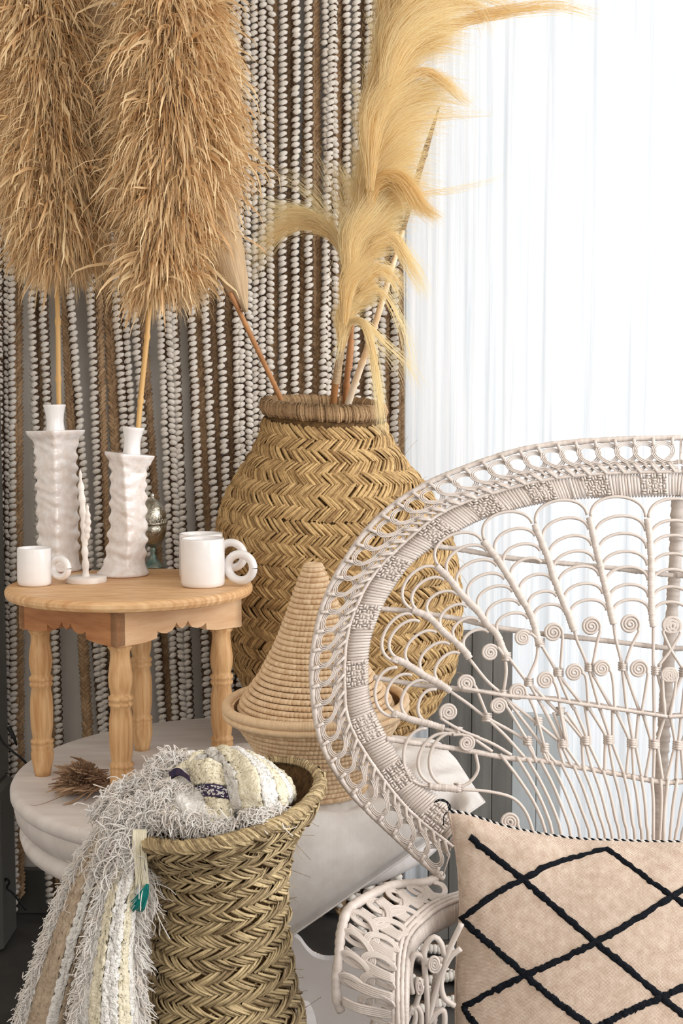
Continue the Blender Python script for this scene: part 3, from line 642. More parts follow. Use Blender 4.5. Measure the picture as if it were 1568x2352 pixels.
mb = MB(); lathe(mb, [(lid_r(q)-.005, hl*q) for q in np.linspace(0, 1, 16)], 40, lb, lax); mb.build('lid_lining', M['coil_dark'], tb_)
mb = MB(); lathe(mb, [(.018, 0), (.016, .004), (.010, .006), (.006, .003), (.0005, .001)], 24, tip, lax); mb.build('lid_tip', M['coil'], tb_)

# ------------------------------------------------------------------ canvas cushion under the coiled basket
def canvas():
    n = 80; u = np.linspace(0, 1, n); U, W = np.meshgrid(u, u, indexing='ij')
    c = [A(428, 1725), A(1010, 1712), A(1112, 1842), A(560, 2225)]          # left, back, right, front corners
    eu, ew = np.sin(PI*U)[..., None], np.sin(PI*W)[..., None]
    pq = (c[0]*(1-U[..., None])+c[1]*U[..., None])*(1-W[..., None]) + (c[3]*(1-U[..., None])+c[2]*U[..., None])*W[..., None]
    px, py = pq[..., 0], pq[..., 1]
    D = H(px, py, ZT+.006); RR = TR+.022
    base = D.copy()
    out = (np.hypot(D[..., 0]-TC[0], D[..., 1]-TC[1]) > RR) & (D[..., 1] < TC[1])
    Y = np.full(px.shape, 2.1)
    for _ in range(20):
        x = P(px, py, Y)[..., 0]; Y = np.where(np.abs(x-TC[0]) < RR*.97, TC[1]-np.sqrt(np.maximum(RR**2-(x-TC[0])**2, 0.0006)), TC[1]-.1)
    hang = P(px, py, Y)
    far = out & (D[..., 0] > TC[0]+RR*.9)
    base = np.where((out & ~far)[..., None], hang, base); base[..., 2] = np.where(far, D[..., 2], base[..., 2])
    hk = np.clip((ZT+.004-base[..., 2])/.05, 0, 1)                           # 0 on the top, 1 hanging
    for _ in range(6): 
        for ax_ in (0, 1): hk = (hk + np.roll(hk, 1, ax_)+np.roll(hk, -1, ax_))/3; base[1:-1, 1:-1] = (base[1:-1, 1:-1]*2+base[:-2, 1:-1]+base[2:, 1:-1]+base[1:-1, :-2]+base[1:-1, 2:])/6
    fill = (np.clip(4*U*(1-U), 0, 1)*np.clip(4*W*(1-W), 0, 1))**.40
    d = np.hypot(base[..., 0]-bc[0], base[..., 1]-bc[1]); dent = np.clip((d-.070)/.10, 0, 1)**.7
    fold = .005*np.sin(U*13+W*5)+.004*np.sin(W*19-U*8)+.003*np.sin(U*31+W*23)
    T = fill*(.034+.040*dent+fold*dent)
    nrm = np.stack([0*hk, -np.sin(hk*1.2), np.cos(hk*1.2)], -1)
    V1 = base + nrm*T[..., None]
    cl = bc[2]-.003; V1[..., 2] = np.where(d < .088, np.minimum(V1[..., 2], cl), V1[..., 2])
    V1[..., 2] = np.where(d < .075, cl, V1[..., 2])
    V2 = base - nrm*(.004*fill*(1-hk))[..., None]
    mb = MB(); grid(mb, V1); grid(mb, V2)
    o = mb.build('canvas_cushion', M['linen'])
    tag(o, 'large plain white canvas cushion sagging over the front edge of the white table', 'cushion')
    e = MB(); rimp = np.vstack([V1[0], V1[1:, -1], V1[-1, ::-1][1:], V1[::-1, 0][1:]]); tube(e, rimp, .0022, 6, caps=False)
    q = e.build('seam', M['linen']); q.parent = o
canvas()

# ------------------------------------------------------------------ front tall esparto basket
FC = P(520, 1870, 1.80); FX, FY = FC[0], 1.80
fz = lambda py: float(P(520, py, FY)[2])
fs = 1.80/FPX
ZF0 = fz(1836)
fprof_z = np.array([ZF0, fz(1872), fz(1918), fz(1972), fz(2050), fz(2140), fz(2230), fz(2300), fz(2352), fz(2500), fz(2700), 0.0])
fprof_r = np.array([222, 208, 172, 150, 143, 146, 156, 166, 176, 190, 195, 150])*fs
def SF(th, t):
    t = np.asarray(t, float); z = ZF0*(1-t)
    r = np.interp(-z, -fprof_z, fprof_r); k = np.clip((z-.0)/ZF0, 0, 1)
    cx = FX + np.interp(z, [0, fz(2352), fz(2150), ZF0], [-.005, -.004, -.010, 0])
    return np.stack([cx + r*np.cos(th), FY + r*np.sin(th)+0*z, z + r*np.cos(th)*(.06+.14*k**3) + r*np.sin(th)*.10*k**4], -1)
fb = empty('tall_basket', (FX, FY, 0), 'tall waisted greenish esparto basket stuffed with the fringed blanket', 'basket')
mb = MB(); th = np.linspace(0, 2*PI, 61); tt = np.r_[np.linspace(.0, .5, 26), np.linspace(.55, 1, 8)]; TH, TT = np.meshgrid(th, tt); V = SF(TH, TT)
cen = V.mean(1, keepdims=True); V = cen + (V-cen)*.965; grid(mb, V); mb.build('inner_wall', M['straw_in'], fb)
z_rows = [0]; 
tb = 0.0; k = 0
while tb < 1.0:
    dt = .0335/ZF0*(1.0 if k else .85)
    t1 = min(1.0, tb+dt); mb = MB(); tm = (tb+t1)/2; r = float(np.interp(-ZF0*(1-tm), -fprof_z, fprof_r)); rs = np.random.default_rng(300+k)
    ph = rs.random()*6
    braid_band(mb, SF, tb, t1, r, .0235, 5, .0066, .0024, .20, rs, swing=1.5, sag=lambda q, ph=ph: .003*np.sin(q*3+ph), K=7)
    mb.build('braid_coil', M['green_straw'], fb); tb = t1; k += 1
# rolled rim: slanting bundles wrapped over the lip
mb = MB(); n = 90
for j in range(4):
    th = (np.arange(n)+j/4)*2*PI/n; u = np.linspace(0, 1, 7); tw = th[:, None]+(u*.26)[None]; ang = PI*.9-u*PI*1.5
    p, nr = frame_of(SF, tw, np.full(tw.shape, .006)); nr = p - A(FX, FY, 0)*1.0; nr[..., 2] = 0; nr /= np.linalg.norm(nr, axis=2, keepdims=True)
    rr = .0085+.0008*rng.standard_normal((n, 1))
    pts = p + nr*(rr*np.cos(ang)[None])[..., None] + A(0, 0, 1)*(rr*np.sin(ang)[None])[..., None]*1.0
    btubes(mb, pts, .0024, nr, 4, .8, np.clip(.5+.3*rng.standard_normal(n), 0, 1))
mb.build('rolled_rim', M['green_straw'], fb)
mb = MB(); n = 300; th = rng.random(n)*2*PI; t = rng.random(n)*.6; p, nr = frame_of(SF, th, t); d = nr*.5+rng.standard_normal((n, 3))*.6; L = .008+.018*rng.random(n); u = np.linspace(0, 1, 4)
btubes(mb, p[:, None]+nr[:, None]*.006+d[:, None]*(u[None, :, None]*L[:, None, None]), .0004, None, 3, v=rng.random(n)); tag(mb.build('loose_fibres', M['green_straw'], fb), kind='stuff')

# ------------------------------------------------------------------ plumes of raffia
def plume(pts, width, Y, nbl, nfine, label, stem, seed):
    """pts: axis in px from low to high, width: half widths in px at the same places"""
    rs = np.random.default_rng(seed)
    axp = cr([P(a, b, Y) for a, b in pts], 100); hw = np.interp(np.linspace(0, 1, 100), np.linspace(0, 1, len(width)), width)*Y/FPX; hw = hw*(1+.05*np.sin(np.arange(100)*.45+seed)+.04*np.sin(np.arange(100)*.9))
    s0 = P(stem[0][0], stem[0][1], Y)
    root = empty('raffia_plume', axp[0]-A(0, 0, .1), label, 'dried plume', 'shaggy raffia plumes on bamboo stems')
    # stem
    sp = cr([P(a, b, Y) for a, b in stem] + [tuple(axp[30]), tuple(axp[-1])], 120); rr = np.full(120, .0052); z = np.arange(120)
    for kn in (10, 24, 39): rr[kn] *= 1.35; rr[kn+1] *= .9
    mb = MB(); tube(mb, sp, rr, 10, v=.6); mb.build('bamboo_stem', M['bamboo'], root)
    # dark inner core of raffia
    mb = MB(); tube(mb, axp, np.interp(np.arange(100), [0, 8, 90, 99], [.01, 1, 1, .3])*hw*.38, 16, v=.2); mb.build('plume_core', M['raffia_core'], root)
    def blades(n, L0, L1, w0, w1, K, mb, fine=False):
        # tufts: blades share a root and a direction
        nt = n//9; ti = rs.integers(0, nt, n)
        tt = rs.random(nt); th_t = rs.random(nt)*2*PI; tv = rs.random(nt)
        t = np.clip(tt[ti]+.012*rs.standard_normal(n), 0, 1); th = th_t[ti]+.30*rs.standard_normal(n)
        k = t*99; i0 = np.clip(k.astype(int), 0, 98); f = (k-i0)[:, None]; base = axp[i0]*(1-f)+axp[i0+1]*f; R = hw[i0]
        out = np.stack([np.cos(th), np.sin(th)*.9, np.zeros(n)], -1)
        L = (L0+(L1-L0)*rs.random(n))*np.clip(R/.10, .6, 1.15)
        rad0 = rs.random(n)**.6*.62*R
        droop = (.35+.9*rs.random(nt))[ti]*(.8+.4*rs.random(n))
        u = np.linspace(0, 1, K)[None, :, None]
        td = rs.standard_normal((nt, 3))*A(.46, .46, .46); o1 = out + td[ti] + .20*rs.standard_normal((n, 3)); dn = A(0, 0, -1)
        edge = (R*(1.02+.10*rs.standard_normal(n))-rad0)
        reach = np.minimum(L*.75, np.maximum(edge, .01))[:, None, None]
        p = base[:, None]+out[:, None]*rad0[:, None, None] + o1[:, None]*(reach*(1-(1-u)**1.6)) + dn*(L*droop)[:, None, None]*(.15*u+.75*u**1.7)
        p = p + .006*rs.standard_normal((n, 1, 3)) + (.004 if not fine else .006)*np.cumsum(rs.standard_normal((n, K, 3)), 1)*(L/.09)[:, None, None]*.6
        wd = (w0+(w1-w0)*rs.random(n)**2)[:, None]*np.array([.5, 1, 1, .8, .5, .12])[None, :K] if K == 6 else (w0+(w1-w0)*rs.random(n))[:, None]*np.linspace(1, .3, K)[None]
        side = rs.standard_normal((n, 1, 3))+np.zeros((n, K, 3))
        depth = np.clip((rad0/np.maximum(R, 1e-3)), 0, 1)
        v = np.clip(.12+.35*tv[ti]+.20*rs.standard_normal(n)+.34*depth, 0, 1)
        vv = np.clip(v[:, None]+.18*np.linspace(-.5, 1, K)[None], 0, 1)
        btubes(mb, p, wd, side, 2, 1, vv)
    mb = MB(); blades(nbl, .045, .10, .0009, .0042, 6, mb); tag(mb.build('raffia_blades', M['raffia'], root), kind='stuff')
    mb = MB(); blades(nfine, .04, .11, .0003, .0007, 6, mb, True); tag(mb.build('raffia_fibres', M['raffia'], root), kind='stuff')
    return root
plume([(138, 600), (128, 450), (118, 300), (112, 150), (100, 0), (96, -160), (96, -260)], [80, 106, 114, 110, 106, 86, 30], YA, 17000, 24000, 'shaggy raffia plume at far left with stem in the taller candle holder',
      [(136, 968), (134, 860), (132, 700)], 11)
plume([(372, 650), (388, 560), (402, 430), (404, 300), (402, 160), (392, 20), (382, -120), (376, -230)], [78, 102, 118, 124, 122, 112, 84, 30], YB, 20000, 28000, 'wider raffia plume second from left with stem in the leaning candle holder',
      [(314, 1020), (322, 930), (338, 770), (347, 690)], 12)

# ------------------------------------------------------------------ bamboo sticks, leaf, pampas in the basket vase
def bamboo(mb, pts, r, n=80, knots=(), v=.5):
    p = cr(pts, n); rr = np.broadcast_to(np.asarray(r, float), (n,)).copy() if np.ndim(r) == 0 else np.interp(np.linspace(0, 1, n), np.linspace(0, 1, len(r)), r)
    for k in knots: i = int(k*n); rr[i] *= 1.22; rr[min(i+1, n-1)] *= .92
    tube(mb, p, rr, 10, v=v)
# stick with dried palm leaf
def leaf(pts, wid, Y, name_label, stempts, bend=.02):
    o = empty('dried_palm_leaf', P(*stempts[0][:2], stempts[0][2]), name_label, 'dried leaf', 'dried palm leaves on sticks')
    p = cr([P(a, b, Y) for a, b in pts], 24); hw = np.interp(np.linspace(0, 1, 24), np.linspace(0, 1, len(wid)), wid)*Y/FPX
    T = np.gradient(p, axis=0); T /= np.linalg.norm(T, axis=1, keepdims=True); B = np.cross(T, A(0, -1, 0)); n = 31; w = np.linspace(-1, 1, n)
    V = p[:, None]+B[:, None]*(hw[:, None]*w[None])[..., None]+A(0, -1, 0)*(bend*(1-w**2)+.0012*np.cos(w*40))[None, :, None]
    mb = MB(); grid(mb, V, thick=.0007); mb.build('leaf_blade', M['leaf'], o)
    mb = MB(); bamboo(mb, [P(*q) for q in stempts], .0052, 70, (.25, .5, .72), v=.4); mb.build('stick', M['reddish_bamboo'], o)
leaf([(566, 718), (548, 668), (528, 610), (508, 530), (495, 430), (490, 360)], [4, 30, 42, 40, 24, 2], 2.56, 'flat pale dried palm leaf on a brown bamboo stick leaning left from the basket vase',
     [(652, 945, 2.66), (640, 905, 2.65), (585, 790, 2.60), (548, 712, 2.555), (528, 672, 2.545)])
leaf([(262, 150), (252, 95), (238, 45), (225, 5), (215, -40)], [4, 28, 34, 28, 3], YB+.06, 'small scrap of dried leaf showing between the two raffia plumes',
     [(317, 1030, YB+.010), (321, 930, YB+.011), (336, 780, YB+.012), (348, 600, YB+.02), (320, 340, YB+.05), (248, 92, YB+.055)])

pg = empty('pampas_grass', P(790, 960, 2.68), 'tall golden silky pampas plume bound to a cane in the basket vase', 'dried plume')
YP = 2.58
def clumps(mb, lst, rad, nh=None, seed=1, K=12):
    rs = np.random.default_rng(seed)
    for pts, n, w0, w1, Y0, Y1, v in lst:
        ctl = np.array([list(P(a, b, Y0+(Y1-Y0)*i/(len(pts)-1))) for i, (a, b) in enumerate(pts)]); c = cr(ctl, K)
        u = np.linspace(0, 1, K); off = rs.standard_normal((n, 3)); off[:, 1] *= .7
        sp = (w0+(w1-w0)*u**1.3)*YP/FPX
        # slide along the curve so tips end unevenly
        st = 1-.35*rs.random(n)**1.2; p = np.empty((n, K, 3))
        for d in range(3): p[..., d] = np.interp((u[None]*st[:, None]).ravel(), u, c[:, d]).reshape(n, K)
        p = p + off[:, None]*sp[None, :, None]*.62 + np.cumsum(rs.standard_normal((n, K, 3)), 1)*.0009
        btubes(mb, p, (rad*(.6+.8*rs.random(n)))[:, None]*np.linspace(1, .25, K)[None], A(0, -1, 0), 2, 1, np.clip(v+.22*rs.standard_normal(n)[:, None]+.35*(u-.3)[None], 0, 1))
main = []
rs_ = np.random.default_rng(5)
axis_px = cr([(782, 800), (790, 745), (808, 660), (826, 560), (846, 450), (862, 340), (880, 220), (902, 100), (930, -20), (955, -130)], 60)
for i in range(74):
    t = i/73*.93; k = t*59; a = np.array([np.interp(k, np.arange(60), axis_px[:, 0]), np.interp(k, np.arange(60), axis_px[:, 1])])
    g = np.interp(t, [0, .1, .3, .6, 1], [.45, .8, 1.0, 1.15, 1.25])
    sp = rs_.random()
    e = a + A(60+95*sp, -215-60*rs_.random())*g
    if rs_.random() < .34: e = a + A(120+55*sp, -120-50*rs_.random())*g
    mid = a + (e-a)*.45 + A(-22-14*rs_.random(), -38)*g; mid2 = a+(e-a)*.75+A(-8, -30)*g
    fan = e + A(10+20*sp, 14+10*sp)*g*(1 if rs_.random() < .5 else -.2)
    yd = YP + .035*rs_.standard_normal()
    main.append(([tuple(a), tuple(mid), tuple(mid2), tuple(fan)], 340, 5, 34*g, yd+.01, yd-.02, .35+.25*rs_.random()))
for i in range(26):                     # pale short hairs on the left edge
    t = .12+.85*i/26; k = t*59; a = A(np.interp(k, np.arange(60), axis_px[:, 0]), np.interp(k, np.arange(60), axis_px[:, 1]))
    g = .7+.5*rs_.random(); e = a + A(-22-34*rs_.random(), -130-60*rs_.random())*g
    main.append(([tuple(a+A(6, 20)), tuple(a+(e-a)*.5+A(6, -16)), tuple(e)], 60, 3, 12, YP, YP+.02, .8))
mb = MB(); clumps(mb, main, .00042, seed=3); tag(mb.build('silky_hairs', M['pampas'], pg), kind='stuff')
curl = [([(880, 420), (905, 405), (935, 425), (965, 470), (1010, 505)], 420, 8, 13, YP-.05, YP-.07, .12), ([(850, 470), (862, 425), (895, 405), (930, 425), (960, 480)], 420, 6, 20, YP-.05, YP-.07, .15),
        ([(890, 330), (930, 280), (980, 268), (1060, 262), (1140, 258)], 26, 5, 8, YP-.02, YP-.02, .3), ([(900, 210), (960, 165), (1010, 180), (1050, 215), (1090, 245)], 140, 6, 10, YP-.02, YP-.02, .3),
        ([(930, 130), (1010, 70), (1100, 38), (1200, 20), (1290, 14), (1380, 40)], 170, 8, 13, YP-.02, YP-.02, .2), ([(940, 60), (1010, 30), (1070, 10), (1110, 30), (1130, 80)], 160, 8, 20, YP-.02, YP-.02, .3),
        ([(900, 60), (980, 5), (1060, -20), (1130, -10), (1190, 20)], 260, 8, 26, YP-.02, YP-.02, .4), ([(880, 480), (960, 450), (1040, 440), (1120, 420), (1160, 405)], 18, 5, 7, YP-.02, YP-.02, .5),
        ([(860, 560), (900, 545), (930, 590), (960, 640), (980, 690)], 160, 8, 16, YP-.03, YP-.03, .6), ([(830, 660), (870, 620), (905, 640), (925, 690)], 200, 8, 24, YP-.03, YP-.03, .5),
        ([(800, 740), (830, 735), (850, 780), (862, 850), (872, 925), (880, 1000)], 150, 4, 9, YP-.03, YP-.13, .75), ([(800, 735), (840, 745), (880, 790), (930, 840), (960, 900)], 60, 5, 22, YP-.03, YP-.04, .75),
        ([(820, 690), (860, 660), (900, 700), (940, 800), (950, 900)], 50, 5, 18, YP-.03, YP-.04, .75), ([(790, 760), (778, 800), (770, 830)], 30, 4, 14, YP-.03, YP-.03, .7)]
mb = MB(); clumps(mb, curl, .00042, seed=4); tag(mb.build('curling_hairs', M['pampas'], pg), kind='stuff')
mb = MB(); bamboo(mb, [P(762, 985, 2.70), P(768, 900, 2.66), P(783, 800, 2.62), P(800, 700, YP), P(826, 560, YP), P(862, 340, YP), P(902, 100, YP), P(940, -60, YP)], [.0075, .0075, .007, .006, .004, .003, .002], 120, (.03, .12), v=.4)
mb.build('cane', M['reddish_bamboo'], pg)
mb = MB(); wrapped(mb, [P(772, 880, 2.65), P(782, 806, 2.62), P(790, 762, 2.60)], .0088, .0028, 8, .22); mb.build('thread_binding', M['leaf'], pg)

p2 = empty('pampas_grass', P(800, 960, 2.63), 'smaller golden grass plume arching left out of the basket vase', 'dried plume')
sm = []
for i in range(16):
    sw = i/15; tipx = 556+sw*56*rs_.random()+10*rs_.random(); tipy = 640-190*sw+12*rs_.standard_normal()
    sm.append(([(808, 640), (792, 585), (762, 545-14*sw), (712, 520-34*sw), (640+10*sw, 542-70*sw), (tipx, tipy)], 42, 4, 15, 2.66, 2.66, .35+.5*sw))
sm += [([(806, 640), (800, 570), (778, 480), (745, 400), (700, 330)], 40, 5, 28, 2.66, 2.66, .6), ([(806, 640), (808, 560), (800, 470), (780, 400), (740, 380)], 90, 6, 18, 2.66, 2.66, .5), ([(806, 640), (770, 520), (710, 440), (650, 400), (590, 415)], 60, 5, 24, 2.66, 2.66, .8)]
mb = MB(); clumps(mb, sm, .0004, seed=8); tag(mb.build('silky_hairs', M['pampas'], p2), kind='stuff')
mb = MB(); bamboo(mb, [P(790, 985, 2.76), P(796, 880, 2.72), P(806, 770, 2.68), P(812, 700, 2.67), P(808, 635, 2.66)], [.007, .007, .006, .005, .003], 60, (.3,), v=.1); wrapped(mb, [P(800, 850, 2.71), P(806, 780, 2.69)], .0082, .003, 8, .2)
mb.build('cane', M['reddish_bamboo'], p2)

ps = empty('peeled_cane', P(790, 960, 2.65), 'pale peeled cane with dark bark tip leaning right out of the basket vase', 'stick')
mb = MB(); bamboo(mb, [P(790, 985, 2.70), P(800, 925, 2.67), P(850, 780, 2.60), P(884, 670, 2.58), P(925, 530, 2.64)], [.0078, .0072, .0065, .006, .0045], 70, (.35,)); mb.build('peeled_stem', M['peeled'], ps)
mb = MB(); bamboo(mb, [P(925, 530, 2.64), P(958, 410, 2.66), P(985, 320, 2.66), P(1008, 246, 2.66)], [.0045, .0065, .006, .002], 40, (.3, .6), v=.1); mb.build('bark_tip', M['bark'], ps)

# ------------------------------------------------------------------ brown dried bunch
o = empty('dried_flower_bunch', H(190, 1845, ZT), 'bunch of brown dried tufts lying on the white table beside the pine legs', 'dried flowers')
mb = MB(); n = 260; rs = np.random.default_rng(4)
c0 = H(238, 1822, ZT)+A(0, 0, .022)
ang = PI + rs.uniform(-.75, .95, n); el = rs.uniform(-.1, .85, n); L = rs.uniform(.05, .10, n)
d = np.stack([np.cos(ang)*np.cos(el), np.sin(ang)*np.cos(el)*.8, np.sin(el)*.62], -1)
u = np.linspace(0, 1, 8); pts = c0+rs.standard_normal((n, 1, 3))*A(.008, .012, .006)+d[:, None]*(u[None, :, None]*L[:, None, None])
pts[..., 2] -= (u**2)[None]*.018*rs.random((n, 1)); pts += np.cumsum(rs.standard_normal((n, 8, 3)), 1)*.0009; pts[..., 2] = np.maximum(pts[..., 2], ZT+.002)
btubes(mb, pts, .0016*np.array([.5, .7, .9, 1, 1.15, 1.25, 1.1, .5])[None]*(.8+.5*rs.random((n, 1))), None, 5, v=rs.random(n))
tag(mb.build('brown_tufts', M['brownbunch'], o), kind='stuff')
mb = MB(); n = 240
c1 = c0+A(-.035, -.022, .012); th = rs.random(n)*2*PI; ph = np.arccos(rs.uniform(-.2, 1, n)); d = np.stack([np.sin(ph)*np.cos(th), np.sin(ph)*np.sin(th), np.cos(ph)*.8], -1)
u = np.linspace(.3, 1, 5); pts = c1+d[:, None]*(u[None, :, None]*.040); pts[..., 2] = np.maximum(pts[..., 2], ZT+.002); btubes(mb, pts, .0014*np.array([.6, .8, 1, 1.5, .9]), None, 5, v=rs.random(n)*.6)
tag(mb.build('curly_tufts', M['brownbunch'], o), kind='stuff')
mb = MB(); tube(mb, cr([c0, c0+A(-.05, -.02, -.012), H(92, 1852, ZT)+A(0, 0, .003), H(68, 1856, ZT)+A(0, 0, .006)], 12), [.0016, .001, .0003], 5); mb.build('stalk', M['brownbunch'], o)

# ------------------------------------------------------------------ blanket
def patch(ctrl, nu=50, nv=50):
    """ctrl rows of (px,py,Y) -> smooth surface"""
    rows = [cr([np.array(P(*q)) for q in r], nv) for r in ctrl]
    cols = [cr([rows[i][j] for i in range(len(rows))], nu) for j in range(nv)]
    return np.array(cols).transpose(1, 0, 2)
bl = empty('fringed_blanket', (FX-.05, FY, fz(1900)), 'white fringed blanket with cream and taupe stripes spilling out of the tall basket', 'blanket')
def cloth(V, name, m, amp=.0, seed=0, thick=.004, v=.6, stripes=None):
    """cloth sheet; stripes = list of (v0, v1, material, name) across the v direction"""
    rs = np.random.default_rng(seed); a, b, _ = V.shape
    U, W = np.meshgrid(np.linspace(0, 1, a), np.linspace(0, 1, b), indexing='ij')
    du = np.gradient(V, axis=0); dv = np.gradient(V, axis=1); n = np.cross(du, dv); n /= np.maximum(np.linalg.norm(n, axis=2, keepdims=True), 1e-9)
    V = V + n*(amp*(np.sin(W*37+3*np.sin(U*4)+seed)*.6+np.sin(U*29+W*11+seed*2)*.3) + .0009*rs.standard_normal((a, b)))[..., None]
    st = stripes or [(0, 1, m, name)]; first = None
    for v0, v1, mm, nm in st:
        i0, i1 = int(v0*(b-1)), int(v1*(b-1))+1
        mb = MB(); grid(mb, V[:, i0:i1], v=v, thick=thick); o = mb.build(nm, mm, bl)
    return V
def fringe(edge, dirs, n, L0, L1, rad, name='fringe', seed=0, curl=.14, m=None, droop=.5, par=None, K=9, spread=.35):
    rs = np.random.default_rng(seed); edge = np.asarray(edge); k = len(edge); t = rs.random(n)*(k-1); i = np.minimum(t.astype(int), k-2); f = (t-i)[:, None]
    p0 = edge[i]*(1-f)+edge[i+1]*f; D = np.asarray(dirs, float); D = D[None] if D.ndim == 1 else D[i]
    D = D + spread*rs.standard_normal((n, 3)); D /= np.linalg.norm(D, axis=1, keepdims=True)
    L = L0+(L1-L0)*rs.random(n); u = np.linspace(0, 1, K)
    pts = p0[:, None]+D[:, None]*(L[:, None]*u[None])[..., None]+A(0, 0, -1)*(droop*L[:, None]*u[None]**2)[..., None]
    e1 = np.cross(D, rs.standard_normal((n, 3))); e1 /= np.maximum(np.linalg.norm(e1, axis=1, keepdims=True), 1e-6); e2 = np.cross(D, e1)
    fq = (.5+.9*rs.random(n))[:, None]; ph = (rs.random(n)*6.28)[:, None]; aw = (curl*L*(.5+rs.random(n)))[:, None]
    w1 = aw*(np.sin(2*PI*fq*u+ph)-np.sin(ph))*(.35+u); w2 = aw*(np.cos(2*PI*fq*u+ph*1.7)-np.cos(ph*1.7))*(.35+u)
    pts += e1[:, None]*w1[..., None] + e2[:, None]*w2[..., None]
    mb = MB(); btubes(mb, pts, rad*(.7+.6*rs.random((n, 1)))*np.ones((1, K)), None, 4, v=rs.random(n)); return tag(mb.build(name, m or M['fringe'], bl), kind='stuff')
T_, W_, C_ = M['blanket_taupe'], M['blanket'], M['blanket_cream']
# back hanging sheet (left)
SA = patch([[(300, 1842, 1.80), (318, 1838, 1.79), (345, 1845, 1.78)], [(238, 1900, 1.77), (262, 1905, 1.75), (300, 1920, 1.745)], [(172, 2010, 1.75), (212, 2020, 1.73), (262, 2030, 1.74)],
            [(118, 2150, 1.74), (168, 2155, 1.72), (222, 2160, 1.74)], [(72, 2290, 1.73), (128, 2295, 1.715), (196, 2300, 1.735)], [(30, 2440, 1.73), (88, 2445, 1.71), (165, 2450, 1.735)], [(0, 2560, 1.73), (60, 2565, 1.71), (140, 2570, 1.735)]], 90, 40)
VA = cloth(SA, 'back_fold', W_, .0018, 1, stripes=[(0, .10, W_, 'back_fold'), (.10, .44, T_, 'taupe_stripe'), (.44, .62, W_, 'back_fold'), (.62, 1, T_, 'taupe_stripe')])
# front hanging sheet
SB = patch([[(318, 1880, 1.77), (335, 1882, 1.76), (352, 1892, 1.755), (352, 1905, 1.76)], [(286, 1935, 1.735), (308, 1935, 1.72), (330, 1945, 1.722), (342, 1955, 1.74)], [(246, 2040, 1.715), (270, 2045, 1.70), (296, 2050, 1.70), (314, 2055, 1.72)],
            [(212, 2170, 1.70), (246, 2172, 1.685), (280, 2178, 1.687), (306, 2182, 1.71)], [(190, 2290, 1.69), (232, 2292, 1.672), (278, 2295, 1.675), (316, 2300, 1.70)], [(176, 2420, 1.685), (226, 2422, 1.665), (284, 2425, 1.668), (334, 2430, 1.695)], [(166, 2560, 1.685), (222, 2560, 1.665), (288, 2560, 1.668), (340, 2560, 1.695)]], 90, 54)
VBk = cloth(SB, 'front_fold', W_, .0016, 4, stripes=[(0, .2, W_, 'front_fold'), (.2, .38, C_, 'cream_stripe'), (.38, .6, W_, 'front_fold'), (.6, .78, C_, 'cream_stripe'), (.78, 1, W_, 'front_fold')])
fringe(VA[2:, 0]+A(0, -.004, 0), A(-.85, -.15, -.35), 1500, .010, .026, .00062, seed=2, spread=.35, curl=.16)
fringe(VBk[4:, 0]+A(0, -.004, 0), A(-.8, -.3, -.5), 1200, .010, .024, .00062, curl=.16, seed=3, spread=.35)
fringe(VBk[22:, -1]+A(0, -.003, 0), A(.75, -.1, -.55), 420, .012, .032, .0007, seed=5, spread=.35)
# pile stuffed in the basket mouth
S1 = patch([[(352, 1880, 1.78), (420, 1885, 1.71), (500, 1893, 1.69), (540, 1895, 1.69)], [(330, 1830, 1.82), (400, 1835, 1.74), (480, 1850, 1.72), (530, 1860, 1.72)], [(350, 1780, 1.86), (410, 1775, 1.80), (470, 1790, 1.78), (525, 1810, 1.77)],
            [(400, 1742, 1.88), (440, 1730, 1.86), (490, 1740, 1.84), (530, 1770, 1.83)], [(430, 1735, 1.93), (470, 1728, 1.92), (510, 1745, 1.92), (540, 1790, 1.92)]], 60, 60)
V1 = cloth(S1, 'gathered_fold', W_, .0035, 6, stripes=[(0, .35, W_, 'gathered_fold'), (.35, .5, C_, 'cream_stripe'), (.5, .8, W_, 'gathered_fold'), (.8, 1, C_, 'cream_stripe')])
# right-hand folded loop (raised roll)
S2 = patch([[(540, 1888, 1.74), (530, 1840, 1.73), (520, 1790, 1.75), (485, 1742, 1.82), (470, 1730, 1.88)], [(580, 1880, 1.72), (568, 1830, 1.70), (552, 1780, 1.73), (520, 1735, 1.80), (500, 1722, 1.87)],
            [(622, 1868, 1.72), (610, 1825, 1.70), (592, 1775, 1.73), (560, 1735, 1.80), (540, 1722, 1.87)], [(655, 1850, 1.74), (650, 1818, 1.73), (632, 1782, 1.76), (602, 1752, 1.82), (580, 1738, 1.88)],
            [(672, 1835, 1.80), (672, 1812, 1.80), (655, 1788, 1.82), (628, 1765, 1.87), (610, 1755, 1.90)]], 60, 60)
V2 = cloth(S2.transpose(1, 0, 2), 'folded_loop', W_, .0020, 9, thick=-.005, stripes=[(0, .17, W_, 'folded_loop'), (.17, .34, C_, 'cream_stripe'), (.34, .5, W_, 'folded_loop'), (.5, .66, C_, 'cream_stripe'), (.66, .84, W_, 'folded_loop'), (.84, 1, C_, 'cream_stripe')])
